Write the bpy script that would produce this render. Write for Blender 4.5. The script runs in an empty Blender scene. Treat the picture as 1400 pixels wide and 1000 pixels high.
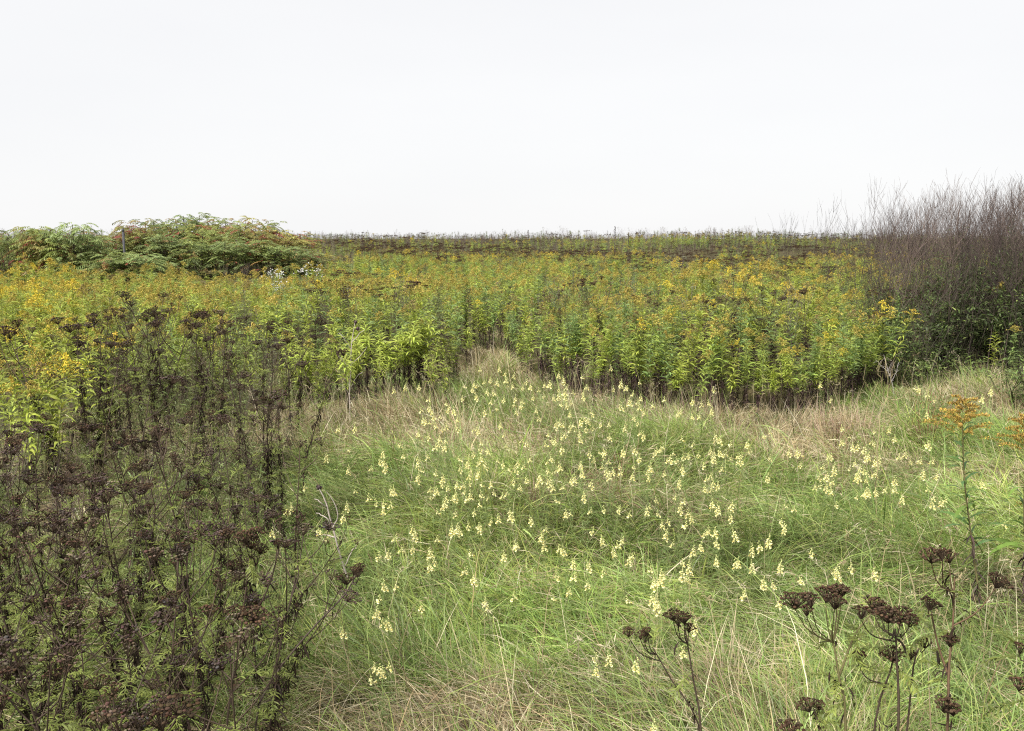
import bpy, math, random
import numpy as np
from mathutils import Vector, Euler, Matrix

SC = bpy.context.scene
COL = SC.collection
rng = np.random.default_rng(11)
R = math.radians
PI = math.pi

# ------------------------------------------------------------------ camera
H, FPX, PITCH = 1.75, 1212.0, R(8.2)
cd = bpy.data.cameras.new('camera')
cam = bpy.data.objects.new('camera', cd)
COL.objects.link(cam)
cam.location = (0, 0, H)
cam.rotation_euler = (R(90) - PITCH, 0, 0)
cd.sensor_width = 36
cd.lens = 36 * FPX / 1400
cd.clip_start, cd.clip_end = 0.05, 3000
SC.camera = cam

# ------------------------------------------------------------------ world, sun, exposure
SUN_EL, SUN_AZ = R(52), R(-140)
w = bpy.data.worlds.new('World')
SC.world = w
w.use_nodes = True
nt = w.node_tree
nt.nodes.clear()
out = nt.nodes.new('ShaderNodeOutputWorld')
sky = nt.nodes.new('ShaderNodeTexSky')
sky.sky_type = 'NISHITA'
sky.sun_disc = False
sky.sun_elevation = SUN_EL
sky.sun_rotation = SUN_AZ
bg1 = nt.nodes.new('ShaderNodeBackground')
bg1.inputs[1].default_value = 0.05
nt.links.new(sky.outputs[0], bg1.inputs[0])
tc = nt.nodes.new('ShaderNodeTexCoord')
mp = nt.nodes.new('ShaderNodeMapping')
mp.inputs['Scale'].default_value = (1, 1, 4)
nz = nt.nodes.new('ShaderNodeTexNoise')
nz.inputs['Scale'].default_value = 1.3
nz.inputs['Detail'].default_value = 4
cr = nt.nodes.new('ShaderNodeValToRGB')
cr.color_ramp.elements[0].position = 0.3
cr.color_ramp.elements[1].position = 0.75
cr.color_ramp.elements[0].color = (0.945, 0.947, 0.96, 1)
cr.color_ramp.elements[1].color = (1.01, 1.01, 1.01, 1)
bg2 = nt.nodes.new('ShaderNodeBackground')
bg2.inputs[1].default_value = 0.188
mx = nt.nodes.new('ShaderNodeMixShader')
mx.inputs[0].default_value = 0.97
nt.links.new(tc.outputs['Generated'], mp.inputs[0])
nt.links.new(mp.outputs[0], nz.inputs['Vector'])
nt.links.new(nz.outputs['Fac'], cr.inputs[0])
nt.links.new(cr.outputs[0], bg2.inputs[0])
nt.links.new(bg1.outputs[0], mx.inputs[1])
nt.links.new(bg2.outputs[0], mx.inputs[2])
nt.links.new(mx.outputs[0], out.inputs[0])

sd = bpy.data.lights.new('sun', 'SUN')
sd.energy = 1.5
sd.angle = R(20)
sd.color = (1.0, 0.965, 0.91)
sun = bpy.data.objects.new('sun', sd)
COL.objects.link(sun)
# light travels from the sun's direction: behind the camera, to its left
sdir = Vector((math.sin(SUN_AZ) * math.cos(SUN_EL), math.cos(SUN_AZ) * math.cos(SUN_EL), math.sin(SUN_EL)))
sun.rotation_euler = sdir.to_track_quat('Z', 'Y').to_euler()
sun.location = (0, -5, 20)

vs = SC.view_settings
vs.view_transform = 'Standard'
vs.look = 'None'
vs.gamma = 1
vs.use_curve_mapping = False
vs.exposure = 2.36
SC.cycles.use_denoising = False
SC.cycles.filter_width = 1.15
SC.cycles.max_bounces = 8
SC.cycles.diffuse_bounces = 4
SC.cycles.transmission_bounces = 4
SC.cycles.glossy_bounces = 2


# ------------------------------------------------------------------ noise, terrain, pixel rays
_P = np.random.default_rng(3).random((256, 256))


def vn(x, y, s=1.0, ox=0.0, oy=0.0):
    """smooth value noise in 0..1"""
    x = np.asarray(x, float) / s + ox + 500
    y = np.asarray(y, float) / s + oy + 500
    xi, yi = np.floor(x).astype(int), np.floor(y).astype(int)
    fx, fy = x - xi, y - yi
    fx = fx * fx * (3 - 2 * fx)
    fy = fy * fy * (3 - 2 * fy)
    a = _P[xi % 256, yi % 256]
    b = _P[(xi + 1) % 256, yi % 256]
    c = _P[xi % 256, (yi + 1) % 256]
    d = _P[(xi + 1) % 256, (yi + 1) % 256]
    return (a * (1 - fx) + b * fx) * (1 - fy) + (c * (1 - fx) + d * fx) * fy


def fbm(x, y, s, ox=0.0):
    return (vn(x, y, s, ox, ox * .7) + .5 * vn(x, y, s * .47, ox + 9) + .25 * vn(x, y, s * .21, ox + 19)) / 1.75


def sstep(a, b, x):
    t = np.clip((np.asarray(x, float) - a) / (b - a), 0, 1)
    return t * t * (3 - 2 * t)


def gz(x, y):
    x = np.asarray(x, float)
    y = np.asarray(y, float)
    z = .20 * (vn(x, y, 1.15, 3) - .5) + .15 * (vn(x, y, .50, 7) - .5)
    z = z * (1 - .5 * sstep(12, 20, y))
    z = z + .80 * sstep(14, 82, y) - .84 * sstep(100, 320, y) + .12 * np.exp(-((x - 17) / 9) ** 2 - ((y - 66) / 14) ** 2) + .40 * (vn(x, y, 14, 5) - .5) * sstep(18, 40, y)
    z = z + .45 * np.exp(-((x + 9.2) / 5.5) ** 2 - ((y - 33) / 6.0) ** 2)
    return z


CP, SP = math.cos(PITCH), math.sin(PITCH)


def ray(px, py):
    u, v = (px - 700) / FPX, (500 - py) / FPX
    return np.array([u, CP + v * SP, -SP + v * CP])


def at_depth(px, py, D):
    d = ray(px, py)
    return np.array([0, 0, H]) + d * (D / d[1])


def at_z(px, py, zz=0.0):
    """point of the ground (plus zz) seen at this pixel"""
    d = ray(px, py)
    z = 0.0
    for _ in range(6):
        t = (H - z - zz) / -d[2]
        p = d * t
        z = float(gz(p[0], p[1]))
    return np.array([p[0], p[1], z])


# ------------------------------------------------------------------ mesh chunks
def chunk(v, q=None, t=None, c=None):
    return dict(v=np.asarray(v, float).reshape(-1, 3),
                q=np.zeros((0, 4), int) if q is None else np.asarray(q, int).reshape(-1, 4),
                t=np.zeros((0, 3), int) if t is None else np.asarray(t, int).reshape(-1, 3),
                c=np.asarray(c, float).reshape(-1, 3))


def merge(chunks):
    n = 0
    V, Q, T, C = [], [], [], []
    for k in chunks:
        V.append(k['v']); C.append(k['c']); Q.append(k['q'] + n); T.append(k['t'] + n)
        n += len(k['v'])
    return dict(v=np.concatenate(V), q=np.concatenate(Q), t=np.concatenate(T), c=np.concatenate(C))


def nrm(a):
    return a / (np.linalg.norm(a, axis=-1, keepdims=True) + 1e-9)


def jit(col, n, a=.15, r=None):
    """n colours around col"""
    r = r or rng
    col = np.asarray(col, float)
    return np.clip(col * (1 + r.normal(0, a, (n, 1))) * (1 + r.normal(0, a * .22, (n, 3))), .004, .95)


def ribbons(paths, widths, side, col):
    """N strips of k points that taper to a single tip vertex"""
    paths = np.asarray(paths, float)
    N, k, _ = paths.shape
    widths = np.broadcast_to(widths, (N, k))
    side = np.asarray(side, float)
    if side.ndim == 2:
        side = side[:, None, :]
    off = side * widths[..., None] * .5
    L = paths - off
    Rr = paths + off
    m = 2 * (k - 1) + 1
    v = np.empty((N, m, 3))
    v[:, 0:2 * (k - 1):2] = L[:, :-1]
    v[:, 1:2 * (k - 1):2] = Rr[:, :-1]
    v[:, -1] = paths[:, -1]
    base = (np.arange(N) * m)[:, None]
    qs = []
    for i in range(k - 2):
        qs.append(np.stack([base + 2 * i, base + 2 * i + 1, base + 2 * i + 3, base + 2 * i + 2], -1))
    q = np.concatenate(qs, 1).reshape(-1, 4) if qs else None
    t = np.stack([base + 2 * (k - 2), base + 2 * (k - 2) + 1, base + m - 1], -1).reshape(-1, 3)
    col = np.asarray(col, float)
    c = np.broadcast_to(col[:, None, :], (N, m, 3)) if col.ndim == 2 else np.broadcast_to(col, (N, m, 3))
    return chunk(v, q, t, c)


def tubes(paths, radii, col, s=4):
    paths = np.asarray(paths, float)
    N, k, _ = paths.shape
    radii = np.broadcast_to(radii, (N, k))
    tan = nrm(np.gradient(paths, axis=1))
    ref = np.broadcast_to(np.array([.31, .95, .05]), tan.shape)
    a = nrm(np.cross(tan, ref))
    b = np.cross(tan, a)
    ang = np.arange(s) * 2 * PI / s
    v = paths[:, :, None, :] + radii[..., None, None] * (a[:, :, None, :] * np.cos(ang)[:, None] + b[:, :, None, :] * np.sin(ang)[:, None])
    base = (np.arange(N) * k * s)[:, None, None]
    i = np.arange(k - 1)[None, :, None] * s
    j = np.arange(s)[None, None, :]
    j2 = (j + 1) % s
    q = np.stack([base + i + j, base + i + j2, base + i + s + j2, base + i + s + j], -1).reshape(-1, 4)
    col = np.asarray(col, float)
    if col.ndim == 1:
        c = np.broadcast_to(col, (N, k, s, 3))
    elif col.ndim == 2:
        c = np.broadcast_to(col[:, None, None, :], (N, k, s, 3))
    else:
        c = np.broadcast_to(col[:, :, None, :], (N, k, s, 3))
    return chunk(v, q, None, c)


def domes(cen, rad, up, col, s=6, flat=.55):
    """button-shaped seed discs"""
    cen = np.asarray(cen, float)
    N = len(cen)
    rad = np.broadcast_to(rad, (N,))
    up = nrm(np.broadcast_to(up, (N, 3)))
    a = nrm(np.cross(up, np.array([.2, .9, .3])))
    b = np.cross(up, a)
    ang = np.arange(s) * 2 * PI / s
    ring = a[:, None] * np.cos(ang)[None, :, None] + b[:, None] * np.sin(ang)[None, :, None]
    r = rad[:, None, None]
    v = np.empty((N, 2 * s + 2, 3))
    v[:, :s] = cen[:, None] + ring * r
    v[:, s:2 * s] = cen[:, None] + ring * r * .62 + up[:, None] * r * flat
    v[:, 2 * s] = cen + up * rad[:, None] * flat * 1.15
    v[:, 2 * s + 1] = cen - up * rad[:, None] * .75
    base = (np.arange(N) * (2 * s + 2))[:, None]
    j = np.arange(s)[None]
    j2 = (j + 1) % s
    q = np.stack([base + j, base + j2, base + s + j2, base + s + j], -1).reshape(-1, 4)
    t1 = np.stack([base + s + j, base + s + j2, base + 2 * s + 0 * j], -1).reshape(-1, 3)
    t2 = np.stack([base + j2, base + j, base + 2 * s + 1 + 0 * j], -1).reshape(-1, 3)
    c = np.broadcast_to(np.asarray(col, float)[:, None, :], (N, 2 * s + 2, 3)).copy()
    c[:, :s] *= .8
    return chunk(v, q, np.concatenate([t1, t2]), c)


TRIS = [0]


def mesh(name, ch, mat):
    if isinstance(ch, list):
        ch = merge(ch)
    me = bpy.data.meshes.new(name)
    q, t = ch['q'], ch['t']
    me.vertices.add(len(ch['v']))
    me.vertices.foreach_set('co', ch['v'].astype(np.float32).ravel())
    li = np.concatenate([q.ravel(), t.ravel()]).astype(np.int32)
    me.loops.add(len(li))
    me.loops.foreach_set('vertex_index', li)
    st = np.concatenate([np.arange(len(q)) * 4, len(q) * 4 + np.arange(len(t)) * 3]).astype(np.int32)
    me.polygons.add(len(st))
    me.polygons.foreach_set('loop_start', st)
    a = me.attributes.new('tint', 'FLOAT_COLOR', 'POINT')
    a.data.foreach_set('color', np.concatenate([ch['c'], np.ones((len(ch['c']), 1))], 1).astype(np.float32).ravel())
    me.update(calc_edges=True)
    me.materials.append(mat)
    TRIS[0] += 2 * len(q) + len(t)
    return me


def new(name, data=None, parent=None, loc=None, kind=None):
    o = bpy.data.objects.new(name, data)
    COL.objects.link(o)
    if parent is not None:
        o.parent = parent
    if loc is not None:
        o.location = loc
    if kind:
        o['kind'] = kind
    return o


def thing(name, label, cat, loc, group=None, rz=0.0, sc=1.0, data=None, tilt=(0, 0)):
    o = new(name, data)
    o.location = [float(c) for c in loc]
    o.rotation_euler = (tilt[0], tilt[1], rz)
    o.scale = (sc, sc, sc) if np.isscalar(sc) else sc
    o['label'] = label
    o['category'] = cat
    if group:
        o['group'] = group
    return o


# ------------------------------------------------------------------ materials
def plant_mat(name, transl=.35, rough=.55, noise=.25, scale=35, spec=.3, objvar=.22):
    m = bpy.data.materials.new(name)
    m.use_nodes = True
    n = m.node_tree
    n.nodes.clear()
    o = n.nodes.new('ShaderNodeOutputMaterial')
    at = n.nodes.new('ShaderNodeAttribute')
    at.attribute_name = 'tint'
    tcx = n.nodes.new('ShaderNodeTexCoord')
    no = n.nodes.new('ShaderNodeTexNoise')
    no.inputs['Scale'].default_value = scale
    no.inputs['Detail'].default_value = 3
    n.links.new(tcx.outputs['Object'], no.inputs['Vector'])
    mr = n.nodes.new('ShaderNodeMapRange')
    mr.inputs[1].default_value = .25
    mr.inputs[2].default_value = .75
    mr.inputs[3].default_value = 1 - noise
    mr.inputs[4].default_value = 1 + noise
    n.links.new(no.outputs['Fac'], mr.inputs[0])
    oi = n.nodes.new('ShaderNodeObjectInfo')
    mr2 = n.nodes.new('ShaderNodeMapRange')
    mr2.inputs[3].default_value = 1 - objvar
    mr2.inputs[4].default_value = 1 + objvar
    n.links.new(oi.outputs['Random'], mr2.inputs[0])
    mu = n.nodes.new('ShaderNodeMath')
    mu.operation = 'MULTIPLY'
    n.links.new(mr.outputs[0], mu.inputs[0])
    n.links.new(mr2.outputs[0], mu.inputs[1])
    vm = n.nodes.new('ShaderNodeVectorMath')
    vm.operation = 'SCALE'
    n.links.new(at.outputs['Color'], vm.inputs[0])
    n.links.new(mu.outputs[0], vm.inputs['Scale'])
    pb = n.nodes.new('ShaderNodeBsdfPrincipled')
    pb.inputs['Roughness'].default_value = rough
    pb.inputs['Specular IOR Level'].default_value = spec
    n.links.new(vm.outputs[0], pb.inputs['Base Color'])
    if transl > 0:
        tr = n.nodes.new('ShaderNodeBsdfTranslucent')
        n.links.new(vm.outputs[0], tr.inputs['Color'])
        ms = n.nodes.new('ShaderNodeMixShader')
        ms.inputs[0].default_value = transl
        n.links.new(pb.outputs[0], ms.inputs[1])
        n.links.new(tr.outputs[0], ms.inputs[2])
        n.links.new(ms.outputs[0], o.inputs[0])
    else:
        n.links.new(pb.outputs[0], o.inputs[0])
    return m


M_GRASS = plant_mat('grass_blade', .35, .5, .22, 6, .35, 0)
M_LEAF = plant_mat('leaf', .35, .5, .22, 30, .35)
M_STEM = plant_mat('stem', 0, .7, .3, 40, .2)
M_DRY = plant_mat('dry_matter', .1, .9, .3, 60, .02)
M_PETAL = plant_mat('petal', .4, .6, .08, 60, .2, .08)
M_SEED = plant_mat('seed_head', 0, .95, .4, 300, .02)


def ground_mat():
    m = bpy.data.materials.new('meadow_soil_and_thatch')
    m.use_nodes = True
    n = m.node_tree
    pb = n.nodes['Principled BSDF']
    pb.inputs['Roughness'].default_value = .95
    pb.inputs['Specular IOR Level'].default_value = .1
    tcx = n.nodes.new('ShaderNodeTexCoord')
    a = n.nodes.new('ShaderNodeTexNoise')
    a.inputs['Scale'].default_value = 2.2
    a.inputs['Detail'].default_value = 8
    b = n.nodes.new('ShaderNodeTexNoise')
    b.inputs['Scale'].default_value = 45
    b.inputs['Detail'].default_value = 6
    for k in (a, b):
        n.links.new(tcx.outputs['Object'], k.inputs['Vector'])
    r1 = n.nodes.new('ShaderNodeValToRGB')
    r1.color_ramp.elements[0].position = .35
    r1.color_ramp.elements[1].position = .65
    r1.color_ramp.elements[0].color = (.075, .085, .03, 1)
    r1.color_ramp.elements[1].color = (.13, .10, .055, 1)
    r2 = n.nodes.new('ShaderNodeValToRGB')
    r2.color_ramp.elements[0].color = (.35, .35, .35, 1)
    r2.color_ramp.elements[1].color = (1.4, 1.4, 1.4, 1)
    mxx = n.nodes.new('ShaderNodeMixRGB')
    mxx.blend_type = 'MULTIPLY'
    mxx.inputs[0].default_value = 1
    n.links.new(a.outputs['Fac'], r1.inputs[0])
    n.links.new(b.outputs['Fac'], r2.inputs[0])
    n.links.new(r1.outputs[0], mxx.inputs[1])
    n.links.new(r2.outputs[0], mxx.inputs[2])
    n.links.new(mxx.outputs[0], pb.inputs['Base Color'])
    bp = n.nodes.new('ShaderNodeBump')
    bp.inputs['Distance'].default_value = .03
    n.links.new(b.outputs['Fac'], bp.inputs['Height'])
    n.links.new(bp.outputs[0], pb.inputs['Normal'])
    return m


# ------------------------------------------------------------------ ground sheet
def axis(lo, hi, fine_lo, fine_hi, step, grow=1.22):
    xs = list(np.arange(fine_lo, fine_hi, step))
    s, x = step, fine_hi
    while x < hi:
        xs.append(x); s *= grow; x += s
    xs.append(hi)
    s, x = step, fine_lo
    while x > lo:
        s *= grow; x -= s
        xs.insert(0, max(x, lo))
    return np.unique(np.array(xs))


gx, gy = axis(-900, 900, -10, 10, .16), axis(-120, 1500, 0, 16, .16)
X, Y = np.meshgrid(gx, gy)
Z = gz(X, Y)
nx, ny = len(gx), len(gy)
ii = (np.arange(ny - 1)[:, None] * nx + np.arange(nx - 1)[None]).ravel()
gme = mesh('ground', chunk(np.stack([X, Y, Z], -1), np.stack([ii, ii + 1, ii + 1 + nx, ii + nx], -1), None, np.full((nx * ny, 3), .1)), ground_mat())
new('ground', gme, kind='structure')


# ------------------------------------------------------------------ where things grow
# front edge of the tall growth, traced on the ground from left to right (pixels of the photograph -> ground points)
EDGE = np.array([at_z(*p)[:2] for p in ((-250, 640), (60, 610), (250, 585), (330, 575), (430, 562), (500, 556), (560, 544), (615, 542),
                                         (640, 494), (655, 484), (690, 484), (712, 512), (740, 530), (800, 545), (860, 556), (950, 566), (1050, 568), (1140, 560),
                                         (1210, 542), (1300, 534), (1400, 540), (1650, 560))])


def edge_y(x):
    return np.interp(x, EDGE[:, 0], EDGE[:, 1])


# right border of the tansy thicket, x as a function of depth
TB = np.array([at_z(*p)[:2] for p in ((330, 1250), (338, 1000), (372, 820), (398, 690), (392, 620), (345, 570))])
TB = TB[np.argsort(TB[:, 1])]


def thicket(x, y):
    """1 inside the tansy thicket at the left"""
    bx = np.interp(y, TB[:, 1], TB[:, 0])
    return (x < bx) & (y < 8.6)


# ------------------------------------------------------------------ grass
GREENS = np.array([(.23, .305, .058), (.30, .35, .10), (.165, .25, .05), (.335, .36, .085), (.245, .32, .10)])
STRAWS = np.array([(.52, .44, .27), (.42, .33, .19), (.60, .53, .36), (.32, .23, .13)])


def make_grass():
    cl = []
    # clump centres with density falling with distance
    ylo, yhi = 1.5, 17.5
    n = 26000
    y = ylo + (yhi - ylo) * rng.random(n) ** 1.25
    x = (rng.random(n) * 2 - 1) * (.68 * y + 1.6)
    ey = edge_y(x)
    keep = y < ey + 3.0
    keep &= ~((y > ey + .1) & (rng.random(n) < .5))
    th = thicket(x, y)
    keep &= ~(th & (rng.random(n) < .55))
    keep &= ~((np.abs(x) > .62 * y + .6) & (rng.random(n) < .5))
    x, y, th, ey = x[keep], y[keep], th[keep], ey[keep]
    n = len(x)
    # area density of the clump samples, so that blades per clump evens it out
    flow = 2 * PI * 1.5 * fbm(x, y, 1.9, 2.3) - 1.2 + rng.normal(0, .6, n)
    far = sstep(5.0, 9.5, y)
    lodge = np.clip(.38 + 1.25 * fbm(x, y, .9, 6.1) + rng.normal(0, .12, n), 0, 1.1) * (1 - .45 * far) 
    hgt = (.19 + .20 * vn(x, y, .5, 11)) * (1 + rng.normal(0, .16, n)) * (1 - .55 * sstep(1.3, .1, ey - y))
    dryp = fbm(x, y, 1.4, 14.2)
    right = sstep(1.5, 4.0, x) * sstep(9.5, 6, y)
    near_edge = sstep(2.8, .3, ey - y)
    dryp = dryp + .06 * near_edge + .10 * right - .12 * (1 - far) + .16 * th
    straw = np.clip(sstep(.42, .68, dryp) * .80 + .15 + rng.normal(0, .16, n), .02, .95)
    gsel = rng.integers(0, len(GREENS), n)
    blue = vn(x, y, 1.7, 33)
    nb = np.clip((21 * (0.75 + .5 * rng.random(n)) * np.where(th, .7, 1)), 5, 40).astype(int)
    idx = np.repeat(np.arange(n), nb)
    N = len(idx)
    D = y[idx]
    ox, oy = rng.normal(0, .045, N), rng.normal(0, .045, N)
    bx, by = x[idx] + ox, y[idx] + oy
    bz = gz(bx, by) - .01
    vx = np.cos(flow[idx]) + ox * 16
    vy = np.sin(flow[idx]) + oy * 16
    az = np.arctan2(vy, vx) + rng.normal(0, .4, N)
    L = hgt[idx] * (1 + rng.normal(0, .22, N))
    is_straw = rng.random(N) < straw[idx]
    upright = rng.random(N) < (.05 + .10 * sstep(5, 9, D))
    L = np.where(upright, L * 1.15, L)
    lo = lodge[idx] * np.where(upright, .25, 1.0)
    lo = np.where(is_straw & ~upright, lo * 1.15 + .1, lo)
    th0 = np.clip(rng.normal(.28, .2, N), 0, .9) + .25 * lo
    th1 = lo * (1.35 + .7 * rng.random(N))
    curl = rng.normal(0, .8, N)
    k = 5
    p = np.zeros((N, k, 3))
    p[:, 0] = np.stack([bx, by, bz], -1)
    g0 = gz(bx, by)
    for i in range(1, k):
        t = (i - .5) / (k - 1)
        a = th0 + th1 * t ** 1.1
        aa = az + curl * t
        seg = L / (k - 1)
        p[:, i, 0] = p[:, i - 1, 0] + seg * np.sin(a) * np.cos(aa)
        p[:, i, 1] = p[:, i - 1, 1] + seg * np.sin(a) * np.sin(aa)
        p[:, i, 2] = np.maximum(p[:, i - 1, 2] + seg * np.cos(a), g0 + .012 + .10 * rng.random(N) * i / k)
    tan = nrm(p[:, 2] - p[:, 0])
    h = np.stack([-np.sin(az), np.cos(az), np.zeros(N)], -1)
    nn = np.cross(tan, h)
    tw = rng.uniform(-1.1, 1.1, N)[:, None]
    side = nrm(h * np.cos(tw) + nn * np.sin(tw))
    wd = np.where(rng.random(N) < .03, 2.4, 1.0) * (.0020 + .00027 * D) * (.6 + .5 * rng.random(N) + .9 * rng.random(N) ** 5) * np.where(is_straw, .75, 1)
    wprof = np.array([.8, 1.0, .95, .7, 0])
    col = GREENS[gsel[idx]].copy()
    b = blue[idx][:, None]
    col = col * (1 - .35 * b) + np.array([.17, .29, .11]) * .35 * b
    col = np.where(is_straw[:, None], STRAWS[rng.integers(0, len(STRAWS), N)], col)
    ct = (rng.normal(0, .18, n) + .65 * (vn(x, y, .6, 71) - .5))[idx][:, None]
    col = np.clip(col * (1 + rng.normal(0, .17, (N, 1)) + ct), .02, .8)
    ch = ribbons(p, wd[:, None] * wprof, side, col)
    # dead thatch lying between the tussocks
    m = 26000
    ty = 1.8 + 10.5 * rng.random(m) ** 1.2
    tx = (rng.random(m) * 2 - 1) * (.62 * ty + .5)
    okk = (ty < edge_y(tx) + 1) & (vn(tx, ty, .7, 81) > .42)
    tx, ty = tx[okk], ty[okk]
    m = len(tx)
    ta = 2 * PI * 1.5 * fbm(tx, ty, 1.9, 2.3) - 1.2 + rng.normal(0, .9, m)
    th_ = leaves(np.stack([tx, ty, gz(tx, ty) + .02 + .12 * rng.random(m)], -1), ta, rng.normal(.05, .25, m), rng.uniform(.08, .24, m), .0022 + .0003 * ty, rng.normal(.2, .3, m),
                 STRAWS[rng.integers(0, len(STRAWS), m)] * rng.uniform(.7, 1.1, (m, 1)), 4)
    # flowering culms with open straw panicles
    m = 900
    cy = 3.0 + 8.5 * rng.random(m)
    cx = (rng.random(m) * 2 - 1) * (.60 * cy + .3)
    okk = (cy < edge_y(cx) + .3) & ~thicket(cx, cy) & (fbm(cx, cy, 1.4, 14.2) + .15 * (cx > 1.5) > .47)
    cx, cy = cx[okk], cy[okk]
    m = len(cx)
    b0 = np.stack([cx, cy, gz(cx, cy)], -1)
    ca, chh = rng.uniform(0, 6.28, m), rng.uniform(.28, .52, m)
    dirv = np.stack([np.cos(ca), np.sin(ca), np.zeros(m)], -1)
    cp = np.stack([b0, b0 + dirv * .03 * chh[:, None] + [0, 0, 1] * chh[:, None] * .5, b0 + dirv * .16 * chh[:, None] + [0, 0, 1] * chh[:, None] * .9, b0 + dirv * .34 * chh[:, None] + [0, 0, 1] * chh[:, None]], 1)
    cc = STRAWS[rng.integers(0, 3, m)]
    cu = ribbons(cp, np.array([.0025, .0022, .0018, 0]), np.tile([[1., 0, 0]], (m, 1)), cc)
    rr = np.repeat(np.arange(m), 14)
    ft = rng.random(len(rr))
    pb = cp[rr, 2] * (1 - ft)[:, None] + cp[rr, 3] * ft[:, None]
    pn = leaves(pb, rng.uniform(0, 6.28, len(rr)), rng.normal(.5, .4, len(rr)), rng.uniform(.012, .035, len(rr)), .0035, .6, cc[rr] * rng.uniform(.6, 1.05, (len(rr), 1)), 3)
    ch = merge([ch, th_, cu, pn])
    print('grass blades', N)
    new('grass', mesh('grass', ch, M_GRASS), kind='stuff')


# ------------------------------------------------------------------ leaf helper for plants
def leaves(base, az, elev, length, width, droop, col, k=4, prof=None, r=None):
    """lance leaves leaving base at azimuth az and elevation elev, arching down by droop"""
    r = r or rng
    N = len(base)
    az, elev, length, width, droop = [np.broadcast_to(np.asarray(v, float), (N,)) for v in (az, elev, length, width, droop)]
    p = np.zeros((N, k, 3))
    p[:, 0] = base
    for i in range(1, k):
        e = elev - droop * ((i - .5) / (k - 1)) ** 1.2
        seg = length / (k - 1)
        p[:, i, 0] = p[:, i - 1, 0] + seg * np.cos(e) * np.cos(az)
        p[:, i, 1] = p[:, i - 1, 1] + seg * np.cos(e) * np.sin(az)
        p[:, i, 2] = p[:, i - 1, 2] + seg * np.sin(e)
    h = np.stack([-np.sin(az), np.cos(az), np.zeros(N)], -1)
    n2 = np.stack([-np.cos(az) * np.sin(elev), -np.sin(az) * np.sin(elev), np.cos(elev)], -1)
    tw = r.normal(0, .45, N)[:, None]
    side = nrm(h * np.cos(tw) + n2 * np.sin(tw))
    if prof is None:
        prof = {3: [.35, 1, 0], 4: [.3, 1, .7, 0], 5: [.3, .9, 1, .6, 0]}[k]
    return ribbons(p, width[:, None] * np.array(prof), side, col)


def curve_pts(pts, k):
    """k points evenly along a Catmull-Rom curve through pts"""
    pts = np.asarray(pts, float)
    P = np.concatenate([[2 * pts[0] - pts[1]], pts, [2 * pts[-1] - pts[-2]]])
    o = []
    for u in np.linspace(0, len(pts) - 1, k):
        i = min(int(u), len(pts) - 2)
        t = u - i
        a, b, c, d = P[i:i + 4]
        o.append(.5 * (2 * b + (c - a) * t + (2 * a - 5 * b + 4 * c - d) * t * t + (3 * b - a - 3 * c + d) * t ** 3))
    return np.array(o)


make_grass()


# ------------------------------------------------------------------ goldenrod
C_LIME = (.36, .425, .075)
C_GREEN = (.27, .34, .065)
C_BLUE = (.185, .265, .08)
C_OLIVE = (.32, .365, .06)
C_OCHRE = (.36, .285, .075)
C_GOLD = (.56, .44, .06)
C_RUST = (.22, .165, .075)
C_DEAD = (.055, .038, .035)


def plume_chunk(r, top, size, col, tufts=12, nb=12, spread=1.5, s=.0075):
    """pyramid of arching side sprays, each carrying small tufted florets"""
    cs = []
    P, S, C = [], [], []
    for b in range(nb):
        f = b / (nb - 1)
        z0 = -size * (1 - f) * .75
        ln = size * (.62 * (1 - f) + .12) * r.uniform(.7, 1.15) * spread
        az = r.uniform(0, 2 * PI)
        t = np.linspace(.1, 1, tufts)
        e = .75 - 1.15 * t
        rr = np.cumsum(np.cos(e)) / tufts * ln
        zz = np.cumsum(np.sin(e)) / tufts * ln
        q = np.stack([rr * np.cos(az), rr * np.sin(az), z0 + zz], -1) + top
        P.append(np.concatenate([q + r.normal(0, .004, q.shape) + [0, 0, .005], q + r.normal(0, .006, q.shape)]))
        cs.append(tubes(q[None, ::5], .0011, np.array(C_OLIVE), 3))
    P = np.concatenate(P)
    n = len(P)
    d = nrm(r.normal(0, 1, (n, 3)) + [0, 0, .7])
    side = nrm(np.cross(d, r.normal(0, 1, (n, 3))))
    ln = s * r.uniform(.7, 1.4, n)[:, None, None]
    path = P[:, None, :] + d[:, None, :] * ln * np.array([-.5, .25, .9])[None, :, None]
    cs.append(ribbons(path, s * r.uniform(.7, 1.2, n)[:, None] * np.array([.7, 1, 0]), side, jit(col, n, .2, r)))
    return merge(cs)


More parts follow.
